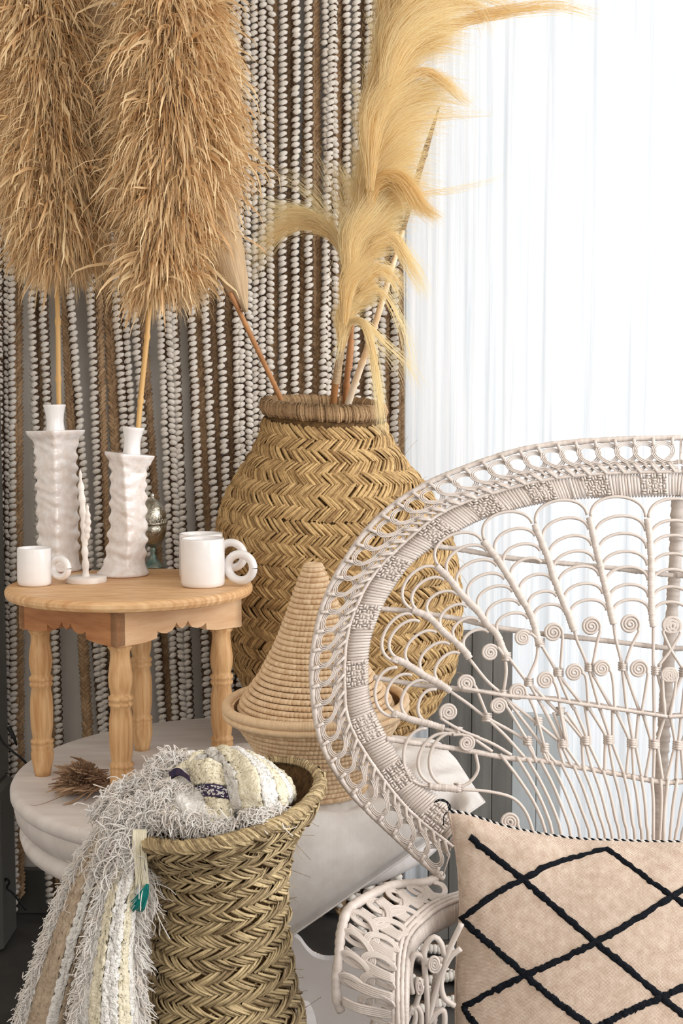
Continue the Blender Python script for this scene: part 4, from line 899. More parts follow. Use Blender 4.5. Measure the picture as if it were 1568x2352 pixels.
# centre strip carrying the navy band
S3 = patch([[(430, 1752, 1.80), (470, 1745, 1.775), (505, 1760, 1.77), (522, 1785, 1.775)], [(436, 1775, 1.785), (470, 1772, 1.755), (505, 1784, 1.75), (524, 1800, 1.76)], [(446, 1800, 1.77), (476, 1798, 1.74), (506, 1803, 1.735), (526, 1812, 1.745)],
            [(462, 1830, 1.755), (486, 1830, 1.725), (512, 1833, 1.72), (530, 1840, 1.73)], [(474, 1880, 1.74), (495, 1882, 1.71), (518, 1885, 1.705), (536, 1888, 1.715)]], 60, 36)
a3 = cloth(S3[:28], 'banded_fold', C_, .001, 12, thick=.004); a4 = cloth(S3[39:], 'banded_fold', C_, .001, 13, thick=.004)
mb = MB(); grid(mb, S3[27:40]+A(0, -.0035, .001), thick=.003); mb.build('navy_band', M['navy'], bl)
S4 = patch([[(392, 1774, 1.80), (412, 1766, 1.79), (436, 1782, 1.765)], [(396, 1790, 1.795), (416, 1782, 1.775), (440, 1798, 1.755)]], 10, 30); mb = MB(); grid(mb, S4+A(0, -.006, .002), thick=.003); mb.build('navy_band', M['navy'], bl)
# white stitches on the navy bands
mb = MB(); rs = np.random.default_rng(3); ii = rs.integers(28, 38, 90); jj = rs.integers(3, 33, 90); p = S3[ii, jj]+A(0, -.0072, .002); dd = rs.standard_normal((90, 3))*A(.0025, .0004, .0012)
btubes(mb, np.stack([p-dd, p+A(0, -.0006, 0), p+dd], 1), .0007, None, 4, v=.9); tag(mb.build('white_stitches', M['fringe'], bl), kind='stuff')
ed = cr([P(345, 1880, 1.745), P(300, 1850, 1.75), P(270, 1835, 1.77)], 20)
allf = [([(232, 1862, 1.79), (262, 1832, 1.80), (300, 1805, 1.82), (345, 1790, 1.82), (385, 1762, 1.84)], A(-.7, -.3, .25), 1100, .012, .036), ([(262, 1880, 1.75), (300, 1850, 1.76), (350, 1835, 1.755), (395, 1838, 1.75)], A(-.4, -.7, -.1), 1100, .012, .034),
        ([(300, 1880, 1.74), (345, 1868, 1.735), (400, 1872, 1.72), (450, 1880, 1.71), (520, 1888, 1.70)], A(.1, -.7, -.2), 900, .010, .030), ([(352, 1762, 1.85), (380, 1750, 1.85), (405, 1745, 1.85), (430, 1750, 1.85)], A(-.15, -.35, .85), 520, .014, .036),
        ([(560, 1876, 1.70), (600, 1874, 1.70), (650, 1868, 1.72)], A(.1, -.3, .55), 420, .014, .032), ([(330, 1815, 1.80), (380, 1808, 1.78), (430, 1815, 1.76)], A(-.2, -.7, .2), 900, .010, .030), ([(430, 1870, 1.72), (500, 1885, 1.70), (560, 1886, 1.70)], A(-.3, -.6, .1), 380, .008, .022),
        ([(262, 1900, 1.745), (250, 1930, 1.74), (232, 1985, 1.735)], A(-.1, -.6, -.5), 360, .012, .040), ([(300, 1890, 1.735), (292, 1930, 1.725), (284, 1975, 1.72)], A(-.3, -.6, -.6), 420, .014, .045)]
for i, (e, d, n, l0, l1) in enumerate(allf): fringe(cr([P(*q) for q in e], 16)+A(0, -.003, 0), d, int(n*.8), l0*.85, l1*.80, .00075, seed=40+i, curl=.30, spread=.55, droop=.55, K=12)
fringe(cr([P(*q) for q in [(318, 1985, 1.72), (330, 2010, 1.72), (340, 2060, 1.72)]], 8), A(.5, -.1, -.7), 60, .02, .05, .0006, seed=77)
# tassel of cream cords with teal end
o = MB(); rs = np.random.default_rng(8)
for i in range(16):
    x = 306+i*2.0; tube(o, [P(x, 1905, 1.712), P(x-2+4*rs.random(), 1950, 1.700), P(x+6*rs.random(), 2000, 1.698), P(x+3+8*rs.random(), 2035+8*rs.random(), 1.698)], .0010, 5, n=14, v=rs.random())
tag(o.build('cord_tassel', M['tassel_cream'], bl), kind='stuff')
o = MB()
for i in range(40):
    x = 336+6*rs.random(); y = 2030+6*rs.random(); e = (300+32*rs.random(), 2070+26*rs.random())
    tube(o, [P(x, y, 1.695), P((x+e[0])/2+4, (y+e[1])/2-6, 1.692), P(*e, 1.694)], .0007, 4, n=8, v=rs.random())
tag(o.build('teal_tassel', M['teal'], bl), kind='stuff')

# ------------------------------------------------------------------ peacock chair
def Q(px, py, off=0.0):
    px = np.asarray(px, float); py = np.asarray(py, float); y = np.full(np.broadcast(px, py).shape, 1.93)
    for _ in range(8):
        p = P(px, py, y); y = 1.935+.17*(p[..., 2]-.75)-.16*(p[..., 0]-.52)**2
    return P(px, py, y-off)
def Qs(pts, off=0.0): return np.array([Q(a, b, off) for a, b in pts])
ML0, ML1 = A(1529, 1720), A(1557, 1150)
def mir(pts):
    u = (ML1-ML0)/np.linalg.norm(ML1-ML0); p = np.asarray(pts, float)-ML0; return 2*np.outer(p@u, u)-p+ML0
PXM = 1.93/FPX
ch = empty('peacock_chair', (.50, 1.75, 0), 'white rattan peacock chair with round openwork back facing the camera', 'chair')
RT = M['rattan']
both = lambda pts: [np.asarray(pts, float), mir(pts)]
rim1 = [(1018, 2020), (966, 1976), (888, 1904), (811, 1827), (761, 1755), (733, 1688), (719, 1600), (716, 1533), (722, 1478), (742, 1390), (778, 1312), (833, 1229), (899, 1163), (977, 1113), (1065, 1075), (1176, 1038), (1281, 1019), (1420, 1009), (1566, 1005)]
rim2 = [(1040, 1945), (1021, 1930), (938, 1860), (883, 1793), (833, 1721), (797, 1644), (791, 1561), (794, 1478), (811, 1412), (844, 1340), (894, 1279), (966, 1213), (1032, 1168), (1132, 1132), (1226, 1107), (1309, 1094), (1420, 1086), (1563, 1083)]
rim3 = [(1075, 1900), (1032, 1854), (977, 1805), (927, 1749), (883, 1683), (852, 1611), (845, 1556), (849, 1478), (872, 1406), (899, 1356), (944, 1295), (1010, 1246), (1088, 1201), (1165, 1174), (1254, 1154), (1364, 1143), (1562, 1139)]
for side in (0, 1):
    mb = MB(); wrapped(mb, Qs(cr(both(rim1)[side], 60)), 7.2*PXM, .0088, 10, .10); mb.build('outer_hoop', RT, ch)
    mb = MB(); wrapped(mb, Qs(cr(both(rim2)[side], 60), .004), 4.6*PXM, .010, 8, .08); mb.build('inner_hoop', RT, ch)
def R1(s): return cr(rim1, 400)
c1, c2, c3 = cr(rim1, 600), cr(rim2, 600), cr(rim3, 600)
sN = np.linspace(0, 1, 600)
def at(c, s): return np.stack([np.interp(s, sN, c[:, 0]), np.interp(s, sN, c[:, 1])], -1)
def ringpt(s, t, ca=None, cb=None): a, b = at(c1 if ca is None else ca, s), at(c2 if cb is None else cb, s); return a*(1-t)[..., None]+b*t[..., None]
def mirrorxy(P2): return mir(P2)
# lattice of looped triple canes between the hoops (trochoid chain)
LEN = np.linalg.norm(np.diff(c1*.5+c2*.5, axis=0), axis=1).sum(); NL = int(LEN/41)
th = np.linspace(0, NL*2*PI, NL*26)
gap = lambda s: np.linalg.norm(at(c1, s)-at(c2, s), axis=1)
for side in (0, 1):
    for grp in range(1):
        mb = MB()
        for j in (-1, 0, 1):
            bb = 32+3.8*j; s = (th/(2*PI)*LEN/NL - bb*np.sin(th))/LEN; s = np.clip(s, .002, .998)
            tt = .44-(np.minimum(.36, 23/gap(s))+3.8*j/gap(s))*np.cos(th)
            p2 = ringpt(s, tt)
            if side: p2 = mir(p2)
            off = .004+.0035*np.sin(th*1.0)
            p3 = Q(p2[:, 0], p2[:, 1], off); tube(mb, p3, 1.75*PXM, 5, N=A(0, -1, 0), v=.6)
        mb.build('looped_canes', RT, ch)
    mb = MB()                              # guilloche of crossing canes by the inner hoop
    for j in (-1, 0, 1):
        for ph in (0, PI):
            s = np.linspace(.004, .996, NL*16); a = s*NL*2*PI
            tt = .80+.10*np.sin(a+ph)+j*3.3/gap(s); p2 = ringpt(s, tt)
            if side: p2 = mir(p2)
            tube(mb, Q(p2[:, 0], p2[:, 1], .003+.003*np.cos(a+ph)), 1.6*PXM, 5, N=A(0, -1, 0), v=.45)
    mb.build('plaited_canes', RT, ch)
    ks = (np.arange(NL)+.5)/NL                      # ties
    for s in ks:
        mb = MB()
        a, b = ringpt(np.array([s]), np.array([-.02]))[0], ringpt(np.array([s]), np.array([.22]))[0]; c_, d_ = ringpt(np.array([s-.006]), np.array([.72]))[0], ringpt(np.array([s+.004]), np.array([1.0]))[0]
        for x_, y_, w_ in ((a, b, 4.2), (c_, d_, 3.6)):
            mb = MB(); q2 = np.array([x_, y_]); 
            if side: q2 = mir(q2)
            p3 = Q(q2[:, 0], q2[:, 1], .008); tube(mb, p3, w_*PXM, 6, n=4, N=A(0, -1, 0), flat=.45); mb.build('cane_tie', RT, ch)
# wide wrapped band
for side in (0, 1):
    mb = MB(); L3 = np.linalg.norm(np.diff(c3, axis=0), axis=1).sum(); nw = int(L3/6.6); ks = (np.arange(nw)+.5)/nw
    a = at(c2, ks); b = at(c3, ks); dirn = b-a; a = a+dirn*.06; n_ = len(a)
    u = np.array([0, .06, .3, .7, .94, 1.0]); 
    p2 = a[:, None]+(b-a)[:, None]*u[None, :, None]
    if side: p2 = mir(p2.reshape(-1, 2)).reshape(p2.shape)
    offs = np.array([-.010, .001, .005, .005, .001, -.010])[None]+.0007*rng.standard_normal((n_, 1))
    p3 = Q(p2[..., 0], p2[..., 1], offs); btubes(mb, p3, 3.55*PXM, A(0, -1, 0), 6, .45, np.clip(.5+.3*rng.standard_normal(n_), 0, 1), caps=True)
    p3b = Q(p2[..., 0], p2[..., 1], -.011+0*offs); 
    mb.build('wrapped_band', RT, ch)
    if 1:
        nm = int(L3/118)
        for q in range(nm):
            s0 = (q+.55)/nm; m2 = MB()
            for ii in range(-2, 3):
                for jj in range(4):
                    cs = s0+ii*11.5/L3; t0 = .16+jj*.215
                    if (ii+jj) % 2: q2 = np.array([at(c2, np.array([cs-5.2/L3]))[0]*(1-t0)+at(c3, np.array([cs-5.2/L3]))[0]*t0, at(c2, np.array([cs+5.2/L3]))[0]*(1-t0)+at(c3, np.array([cs+5.2/L3]))[0]*t0]); 
                    else: q2 = np.array([at(c2, np.array([cs]))[0]*(1-t0+.09)+at(c3, np.array([cs]))[0]*(t0-.09), at(c2, np.array([cs]))[0]*(1-t0-.09)+at(c3, np.array([cs]))[0]*(t0+.09)])
                    for k_ in (-1, 1):
                        q3 = q2.copy(); dd = q3[1]-q3[0]; pr = A(-dd[1], dd[0])/np.linalg.norm(dd); q3 = q3+pr*k_*2.9
                        if side: q3 = mir(q3)
                        p3 = np.array([Q(*q3[0], .0050), Q(*(q3.mean(0)), .0072), Q(*q3[1], .0050)]); tube(m2, p3, 2.7*PXM, 5, N=A(0, -1, 0), flat=.5, v=.2+.6*rng.random())
            m2.build('woven_motif', RT, ch)
# scalloped fan: columns and arches
J = {1: [(908, 1646), (912, 1638), (944, 1650), (986, 1660)], 2: [(908, 1520), (914, 1513), (948, 1531), (979, 1551), (1015, 1570)],
     3: [(949, 1401), (961, 1404), (988, 1416), (1021, 1449), (1048, 1472), (1071, 1495)], 4: [(1005, 1298), (1034, 1327), (1056, 1355), (1080, 1381), (1102, 1404), (1123, 1434), (1144, 1456)],
     5: [(1112, 1240), (1141, 1277), (1160, 1305), (1179, 1336), (1198, 1370), (1217, 1401), (1228, 1428)], 6: [(1230, 1202), (1247, 1244), (1263, 1284), (1272, 1317), (1284, 1350), (1297, 1382), (1310, 1415)],
     7: [(1356, 1186), (1367, 1235), (1375, 1271), (1384, 1309), (1392, 1342), (1400, 1378), (1407, 1411)], 8: [(1489, 1189), (1495, 1233), (1497, 1265), (1499, 1304), (1498, 1340), (1499, 1378), (1500, 1411)]}
E = {(1, 2): [(912, 1533), (946, 1551), (983, 1566), (1002, 1584)], (2, 3): [(946, 1411), (963, 1428), (1002, 1453), (1032, 1480), (1055, 1501)],
     (3, 4): [(1000, 1304), (1019, 1332), (1050, 1367), (1072, 1394), (1099, 1426), (1121, 1453)], (4, 5): [(1106, 1242), (1118, 1265), (1141, 1300), (1158, 1330), (1177, 1359), (1194, 1390), (1212, 1421)],
     (5, 6): [(1222, 1202), (1229, 1231), (1240, 1265), (1242, 1292), (1267, 1332), (1278, 1370), (1295, 1404)], (6, 7): [(1348, 1183), (1352, 1216), (1359, 1253), (1365, 1288), (1376, 1323), (1384, 1364), (1393, 1402)],
     (7, 8): [(1482, 1188), (1482, 1220), (1485, 1260), (1486, 1299), (1488, 1333), (1489, 1372), (1491, 1405)]}
K0 = [(988, 1804), (992, 1800), (1030, 1806)]; E[(0, 1)] = [(979, 1672), (1038, 1688), (1050, 1684)]; J[0] = K0
m8 = mir(J[8]); E[(8, 9)] = [tuple(a+A(-5, 0)) for a in m8]
def arch(p0, p3, H0, H1, w=0.03):
    p0, p3 = A(*p0), A(*p3); c = np.linalg.norm(p3-p0); u = (p3-p0)/c; n = A(u[1], -u[0]); 
    q1 = p0+n*H0*c-u*w*c; q2 = p3+n*H1*c+u*w*c*.3; t = np.linspace(0, 1, 26)[:, None]
    return (1-t)**3*p0+3*(1-t)**2*t*q1+3*(1-t)*t**2*q2+t**3*p3
CAN = 3.9*PXM
for side in (0, 1):
    for (a, b), ends in E.items():
        if (a, b) == (8, 9) and side: continue
        for j, e in enumerate(ends):
            s0 = J[a][j]
            if a >= 6: h = (.50, .48)
            elif a >= 4: h = (.62, .44)
            elif a >= 2: h = (.64, .42)
            else: h = (.60, .56)
            if a == 3: h = (.66, .44)
            arc = arch(s0, e, *h)
            if side: arc = mir(arc)
            mb = MB(); tube(mb, Q(arc[:, 0], arc[:, 1], .004), CAN, 8, N=A(0, -1, 0), v=.5); mb.build('arched_cane', RT, ch)
    for k, pts in J.items():
        mb = MB()          # wrapped spines where arches gather
        if k == 0: pts = [(988, 1804), (1010, 1807), (1030, 1808), (1056, 1811)]
        ext = {1: [(1019, 1673)], 2: [(1034, 1588)], 3: [(1078, 1513)], 4: [(1155, 1492), (1162, 1508)], 5: [(1232, 1456), (1238, 1480)], 6: [(1319, 1450)], 7: [(1409, 1434)], 8: [(1500, 1440)], 0: []}[k]
        q = np.array([tuple(A(*p)+A(-3, 2)) for p in pts]+ext, float)
        if side: q = mir(q)
        n_ = 40; w_ = np.interp(np.linspace(0, 1, n_*1), [0, .12, .9, 1], [5.6, 7.4, 8.2, 6])
        qq = cr(q, 50); wrapped(mb, Qs(qq, .006), 8.6*PXM, .0045, 8, .10, N=A(0, -1, 0), flat=.6)
        mb.build('wrapped_spine', RT, ch)
def canes(lst, name, r=CAN, off=.002, n=24, mode='tube'):
    for side in (0, 1):
        for pts in lst:
            q = np.asarray(pts, float); q = mir(q) if side else q
            mb = MB(); p3 = Qs(cr(q, n), off)
            if mode == 'tube': tube(mb, p3, r, 8, N=A(0, -1, 0), v=.35+.4*rng.random())
            else: wrapped(mb, p3, r, .0068, 10, .09)
            mb.build(name, RT, ch)
canes([[(990, 1253), (1080, 1266), (1150, 1279), (1250, 1290), (1370, 1301), (1480, 1314), (1545, 1322)], [(874, 1398), (950, 1405), (1060, 1423), (1120, 1437), (1200, 1450), (1330, 1465), (1420, 1475), (1500, 1485), (1542, 1490)],
       [(858, 1556), (960, 1573), (1030, 1580), (1100, 1588), (1160, 1595), (1260, 1604), (1325, 1613), (1430, 1629), (1532, 1645)]], 'cross_bar', 6.4*PXM, -.010, 60, 'w')
canes([[(886, 1697), (940, 1705), (1000, 1713), (1090, 1727), (1160, 1740), (1252, 1748), (1318, 1760), (1430, 1780), (1526, 1799)]], 'cross_bar', 6.8*PXM, -.001, 60, 'w')
canes([[(1060, 1580), (1160, 1597), (1260, 1606), (1325, 1616), (1430, 1631), (1532, 1646)]], 'flat_lashing', 4.5*PXM, .009, 40, 'w')
tops = [1152, 1190, 1214, 1244, 1268, 1292, 1320, 1342, 1364, 1388, 1412, 1436, 1457, 1476, 1500, 1521]
bots = [1255, 1270, 1290, 1311, 1332, 1355, 1374, 1390, 1406, 1423, 1441, 1458, 1474, 1488, 1500, 1514]
low = []
for a, b in zip(tops, bots):
    yb = 1738+(a-1152)*.155; low.append([(a-4, yb-6), (a+(b-a)*.36, yb+48), (a+(b-a)*.75, yb+112), (b, 1925), (b+(b-a)*.12, 2080), (b+(1510-b)*.1, 2300)])
canes(low, 'back_cane', off=.003)
nodes = [(1292, 1708, [1294, 1311, 1331], [(1246, 1625), (1271, 1640), (1290, 1640)]), (1345, 1702, [1339, 1359, 1380], [(1300, 1640), (1318, 1629), (1343, 1625)]), (1398, 1700, [1388, 1409, 1432], [(1351, 1629), (1377, 1630), (1406, 1633)]),
         (1452, 1708, [1438, 1455, 1473], [(1414, 1637), (1441, 1638), (1466, 1643)]), (1502, 1710, [1482, 1500, 1521], [(1476, 1643), (1502, 1643), (1526, 1650)]), (1251, 1718, [1258, 1276], []), (1212, 1702, [1231], [])]
seg = []; ties = []
for x, y, dn, up in nodes:
    m_ = len(dn)
    for i, d in enumerate(dn): o_ = (i-(m_-1)/2)*8; seg.append([(x+o_*.6, y-12), (x+o_, y+8), (d, 1756+(d-1300)*.155)])
    for i, d in enumerate(up): o_ = (i-1)*8; seg.append([(d[0], d[1]-4), (x+o_*1.1, y-12), (x+o_, y+8)])
    ties.append((x, y, 12 if m_ == 3 else 9))
seg += [[(1243, 1482), (1274, 1536), (1303, 1603), (1318, 1629)], [(1235, 1482), (1231, 1515), (1212, 1559)], [(1166, 1508), (1209, 1565), (1223, 1576), (1271, 1626), (1300, 1652), (1340, 1700)], [(1160, 1512), (1162, 1545), (1156, 1590)],
        [(1324, 1469), (1348, 1527), (1372, 1611), (1378, 1632)], [(1353, 1533), (1399, 1617), (1414, 1637)], [(1409, 1434), (1414, 1469), (1427, 1525), (1438, 1622), (1442, 1640)], [(1432, 1531), (1465, 1625), (1477, 1643)],
        [(1500, 1436), (1500, 1541), (1502, 1643)], [(1508, 1541), (1526, 1615), (1530, 1648)], [(1278, 1544), (1327, 1606), (1351, 1629)], [(1319, 1450), (1324, 1469)],
        [(1213, 1567), (1246, 1625), (1283, 1696)], [(1078, 1514), (1118, 1564), (1155, 1596), (1169, 1610), (1223, 1653), (1279, 1699)], [(1155, 1598), (1179, 1627), (1246, 1715), (1262, 1752)], [(1032, 1587), (1075, 1617), (1117, 1648), (1208, 1702), (1231, 1752)],
        [(1120, 1652), (1160, 1690), (1203, 1738)], [(1019, 1674), (1051, 1680), (1080, 1688), (1130, 1708), (1174, 1734)], [(1060, 1680), (1085, 1695), (1130, 1726)],
        [(1056, 1813), (1120, 1818), (1175, 1832), (1205, 1862), (1222, 1905), (1226, 1940)], [(1057, 1808), (1080, 1795), (1097, 1768), (1092, 1732)]]
canes(seg, 'lattice_cane')
# spiral heads with stems
SP = [(1270, 1453, 25, [(1292, 1460), (1287, 1536)], 0), (1357, 1439, 25, [(1379, 1448), (1372, 1470), (1361, 1527)], 0), (1446, 1434, 26, [(1468, 1448), (1450, 1484), (1436, 1523)], 0), (1540, 1437, 25, [(1563, 1452), (1541, 1491), (1511, 1530)], 0),
      (1318, 1545, 23, [(1340, 1546), (1346, 1560), (1350, 1611), (1352, 1632)], 0), (1381, 1536, 22, [(1402, 1540), (1408, 1570), (1412, 1637)], 0), (1466, 1537, 24, [(1488, 1544), (1482, 1585), (1472, 1643)], 0), (1534, 1551, 21, [(1553, 1556), (1547, 1600), (1538, 1648)], 0),
      (1252, 1563, 23, [(1273, 1566), (1282, 1595), (1286, 1629), (1298, 1699)], 0), (1188, 1590, 23, [(1210, 1594), (1225, 1625), (1235, 1657), (1251, 1718)], 0), (1144, 1622, 22, [(1164, 1624), (1208, 1696)], 0),
      (1069, 1570, 23, [(1090, 1574), (1097, 1590), (1117, 1640)], 0), (1125, 1499, 22, [(1144, 1488), (1156, 1504)], 1), (1200, 1465, 21, [(1219, 1455), (1232, 1466)], 1), (1030, 1636, 23, [(1010, 1648), (1034, 1664), (1064, 1680), (1100, 1694)], 2), (1071, 1707, 22, [(1062, 1687), (1040, 1688)], 3), (1169, 1888, 24, [(1190, 1896), (1194, 1925)], 0)]
for side in (0, 1):
    for x, y, r, stem, _ in SP:
        s0 = A(*stem[0])-A(x, y); a0 = math.atan2(s0[1], s0[0]); sg = -1 if s0[0]*0+((stem[1][1]-stem[0][1])*s0[0]-(stem[1][0]-stem[0][0])*s0[1]) > 0 else 1
        ths = np.linspace(0, 2*PI*2.9, 74); rr = r-3.4-(r-5.2)*ths/ths[-1]
        sp = np.stack([x+rr*np.cos(a0+sg*ths), y+rr*np.sin(a0+sg*ths)], -1)
        q = np.vstack([cr(stem[::-1]+[tuple(sp[0])], 14)[:-1], sp])
        if side: q = mir(q)
        mb = MB(); tube(mb, Q(q[:, 0], q[:, 1], .007), 3.65*PXM, 8, N=A(0, -1, 0), v=.45); mb.build('spiral_cane', RT, ch)
ties += [(1282, 1544, 11), (1353, 1533, 10), (1430, 1531, 10), (1506, 1541, 10), (1214, 1567, 10), (1162, 1508, 10), (1240, 1476, 10), (1287, 1634, 9), (1236, 1658, 9), (1118, 1648, 11), (1156, 1595, 11), (1052, 1680, 9), (1052, 1809, 9), (1212, 1702, 10)]
for side in (0, 1):
    for x, y, w_ in ties:
        mb = MB()
        for k_ in (-1, 0, 1, 2):
            q = np.array([(x-w_, y+k_*5.2-3), (x, y+k_*5.2-3), (x+w_, y+k_*5.2-2)], float)
            if side: q = mir(q)
            tube(mb, Q(q[:, 0], q[:, 1], np.array([-.001, .0085, -.001])), 3.1*PXM, 6, n=7, N=A(0, -1, 0), flat=.5, v=.5+.3*rng.standard_normal())
        mb.build('binding', RT, ch)
# rear post and seat
mb = MB(); wrapped(mb, [Q(1556, 1145, -.03), Q(1548, 1330, -.045), Q(1532, 1560, -.055), Q(1516, 1800, -.06), Q(1505, 2050, -.06), Q(1500, 2300, -.05)], 16*PXM, .008, 14, .06); mb.build('rear_post', RT, ch)
mb = MB()
for i, rr in enumerate(np.linspace(.27, .02, 16)): 
    q = np.linspace(0, 2*PI, 61); tube(mb, np.stack([.52+rr*np.cos(q), 1.66+rr*.95*np.sin(q), np.full(61, .40)], -1), .009, 6, caps=False)
mb.build('seat', RT, ch)
mb = MB()
for i in range(24):
    a = i*2*PI/24
    for sg in (1, -1): tube(mb, [(.52+.25*math.cos(a), 1.66+.24*math.sin(a), .39), (.52+.11*math.cos(a+sg*.8), 1.66+.11*math.sin(a+sg*.8), .2), (.52+.24*math.cos(a+sg*1.6), 1.66+.23*math.sin(a+sg*1.6), .012)], .005, 6, n=16)
q = np.linspace(0, 2*PI, 61); tube(mb, np.stack([.52+.245*np.cos(q), 1.66+.235*np.sin(q), np.full(61, .012)], -1), .012, 8, caps=False)
mb.build('hourglass_base', RT, ch)
# arm rests
zo = A(640, 1950)
zz = lambda l: [(640+a/2.8, 1950+b/2.8) for a, b in l]
ao = cr(zz([(1050, 170), (960, 210), (880, 222), (730, 235), (620, 280), (500, 350), (435, 410), (400, 540), (385, 700), (370, 850), (378, 980), (402, 1045)]), 200)
ai = cr(zz([(1190, 275), (1100, 300), (1000, 340), (925, 385), (850, 450), (800, 505), (765, 570), (742, 700), (735, 860), (735, 1000), (738, 1130), (740, 1260)]), 200)
ab = cr(zz([(1230, 440), (1160, 460), (1080, 500), (1000, 540), (940, 580), (890, 630), (858, 700), (838, 800), (832, 900), (830, 1000), (830, 1130), (832, 1260)]), 200)
sA = np.linspace(0, 1, 200); yA = 1.90-.22*np.sin(np.clip(sA*1.15, 0, 1)*PI/2)
def PA(c, s, off=0, mirror=False):
    s = np.asarray(s, float); p = P(np.interp(s, sA, c[:, 0]), np.interp(s, sA, c[:, 1]), np.interp(s, sA, yA)-off); return p
def armpt(s, t, off=0):
    s = np.asarray(s, float); a, b = PA(ao, s), P(np.interp(s*.87, sA, ai[:, 0]), np.interp(s*.87, sA, ai[:, 1]), np.interp(s, sA, yA)); t = np.asarray(t)[..., None]; p = a*(1-t)+b*t; p[..., 1] -= off + .03*t[..., 0]; return p
XM = .52
def fin(mb, name):
    o = mb.build(name, RT, ch); m = o.data.copy(); o2 = bpy.data.objects.new(name, m); C.objects.link(o2)
    co = np.empty(len(m.vertices)*3); m.vertices.foreach_get('co', co); co = co.reshape(-1, 3); co[:, 0] = 2*XM-co[:, 0]; m.vertices.foreach_set('co', co.ravel()); m.flip_normals(); o2.parent = ch; o2.location = o.location
mb = MB(); wrapped(mb, PA(ao, sA), .0072, .011, 10, .10); fin(mb, 'arm_outer_bar')
for k_, (sh, of) in enumerate(((0, .03), (10, .032), (20, .03))):
    c_ = ai+A(sh, sh*.45)*np.interp(sA, [0, 1], [1, 1])[:, None]; mb = MB(); wrapped(mb, P(c_[:, 0], c_[:, 1], yA-of), .0036, .010, 8, .10); fin(mb, 'arm_ridge')
mb = MB(); ks = (np.arange(110)+.5)/110; c_ = ai+A(26, 12)
a = P(np.interp(ks, sA, c_[:, 0]), np.interp(ks, sA, c_[:, 1]), np.interp(ks, sA, yA)-.024); b = P(np.interp(ks, sA, ab[:, 0]), np.interp(ks, sA, ab[:, 1]), np.interp(ks, sA, yA)-.016)
u = np.linspace(0, 1, 5)[None, :, None]; pp = a[:, None]*(1-u)+b[:, None]*u; pp[..., 1] -= .008*np.sin(PI*u[..., 0]); btubes(mb, pp, .0031, A(0, -1, 0), 6, .5, rng.random(110), True); fin(mb, 'arm_wrapped_band')
ss = np.linspace(.10, .90, 8)
for i, s0 in enumerate(ss):            # fans of four canes crossing the arm
    mb = MB()
    for j in range(5):
        s1 = np.array([s0+j*.009+.03, s0+.034+j*.010, s0+.03+j*.0105, s0+.02+j*.009]); t1 = np.array([.10, .34, .66, .97]); of = .004+.006*np.sin(np.array([0, 1, 2.4, 3])+i)
        s1 = np.clip(s1-.03, 0, 1); tube(mb, cr(np.array([armpt(np.array([a]), np.array([b]), c)[0] for a, b, c in zip(s1, t1, of)]), 16), .0021, 6, v=.5)
    fin(mb, 'crossing_canes')
mb = MB(); NLa = 8; th = np.linspace(0, NLa*2*PI, NLa*30)
for j in (-1, 0, 1, 2):
    for ph in (0, .5):
        bb = .058+.007*j; s = np.clip(.06+.86*(th/(2*PI)+ph*.0)/NLa-bb*np.sin(th)*.85, .002, .998); tt = (.34 if ph == 0 else .70)-(.25+.028*j)*np.cos(th)*(1 if ph == 0 else -1)
        if ph: s = np.clip(s+.03, .002, .998)
        tube(mb, armpt(s, tt, .004+.005*np.sin(th)), .0019, 5, v=.6)
fin(mb, 'knotted_canes')
def armc(l, Y, r=.0042, nm='arm_scroll'):
    mb = MB(); tube(mb, cr([P(*q, Y) for q in zz(l)], 30), r, 8); fin(mb, nm)
for l in ([(960, 1240), (960, 1090), (950, 900), (935, 720), (945, 620), (1000, 565), (1045, 610), (1065, 690)], [(1175, 480), (1100, 640), (1060, 760), (1000, 950), (960, 1120)], [(1170, 640), (1100, 700), (1045, 830), (1060, 950), (1130, 1010)],
          [(945, 750), (920, 690), (875, 680), (850, 740), (845, 850), (860, 930)], [(960, 1120), (1010, 1060), (1060, 1040), (1060, 1160), (1000, 1240)], [(850, 1060), (880, 1010), (915, 1060), (915, 1180)], [(870, 1040), (900, 940), (925, 830)],
          [(820, 1110), (860, 1020), (880, 1080), (850, 1200)], [(600, 1150), (640, 1080), (690, 1010)]): armc(l, 1.70)
mb = MB(); ths = np.linspace(0, 2*PI*3, 80); rr = 22-3-(17)*ths/ths[-1]; tube(mb, P(997+rr*.75*np.cos(ths), 2214+rr*1.1*np.sin(ths), 1.69), .0022, 6); fin(mb, 'arm_spiral')
mb = MB(); ths = np.linspace(0, 2*PI*2, 50); rr = 19-2-(13)*ths/ths[-1]; tube(mb, P(963+rr*.45*np.cos(ths)+.18*0, 2264+rr*1.35*np.sin(ths), 1.68), .0022, 6); fin(mb, 'arm_spiral')
mb = MB(); wrapped(mb, [P(*q, 1.76) for q in zz([(640, 1030), (620, 1120), (600, 1260), (560, 1500)])], .0075, .009, 10, .08); fin(mb, 'arm_support')
mb = MB(); wrapped(mb, [P(*q, 1.72) for q in zz([(1040, 700), (1010, 860), (1000, 1000), (980, 1300), (960, 1600)])], .0062, .006, 8, .10); fin(mb, 'arm_support')

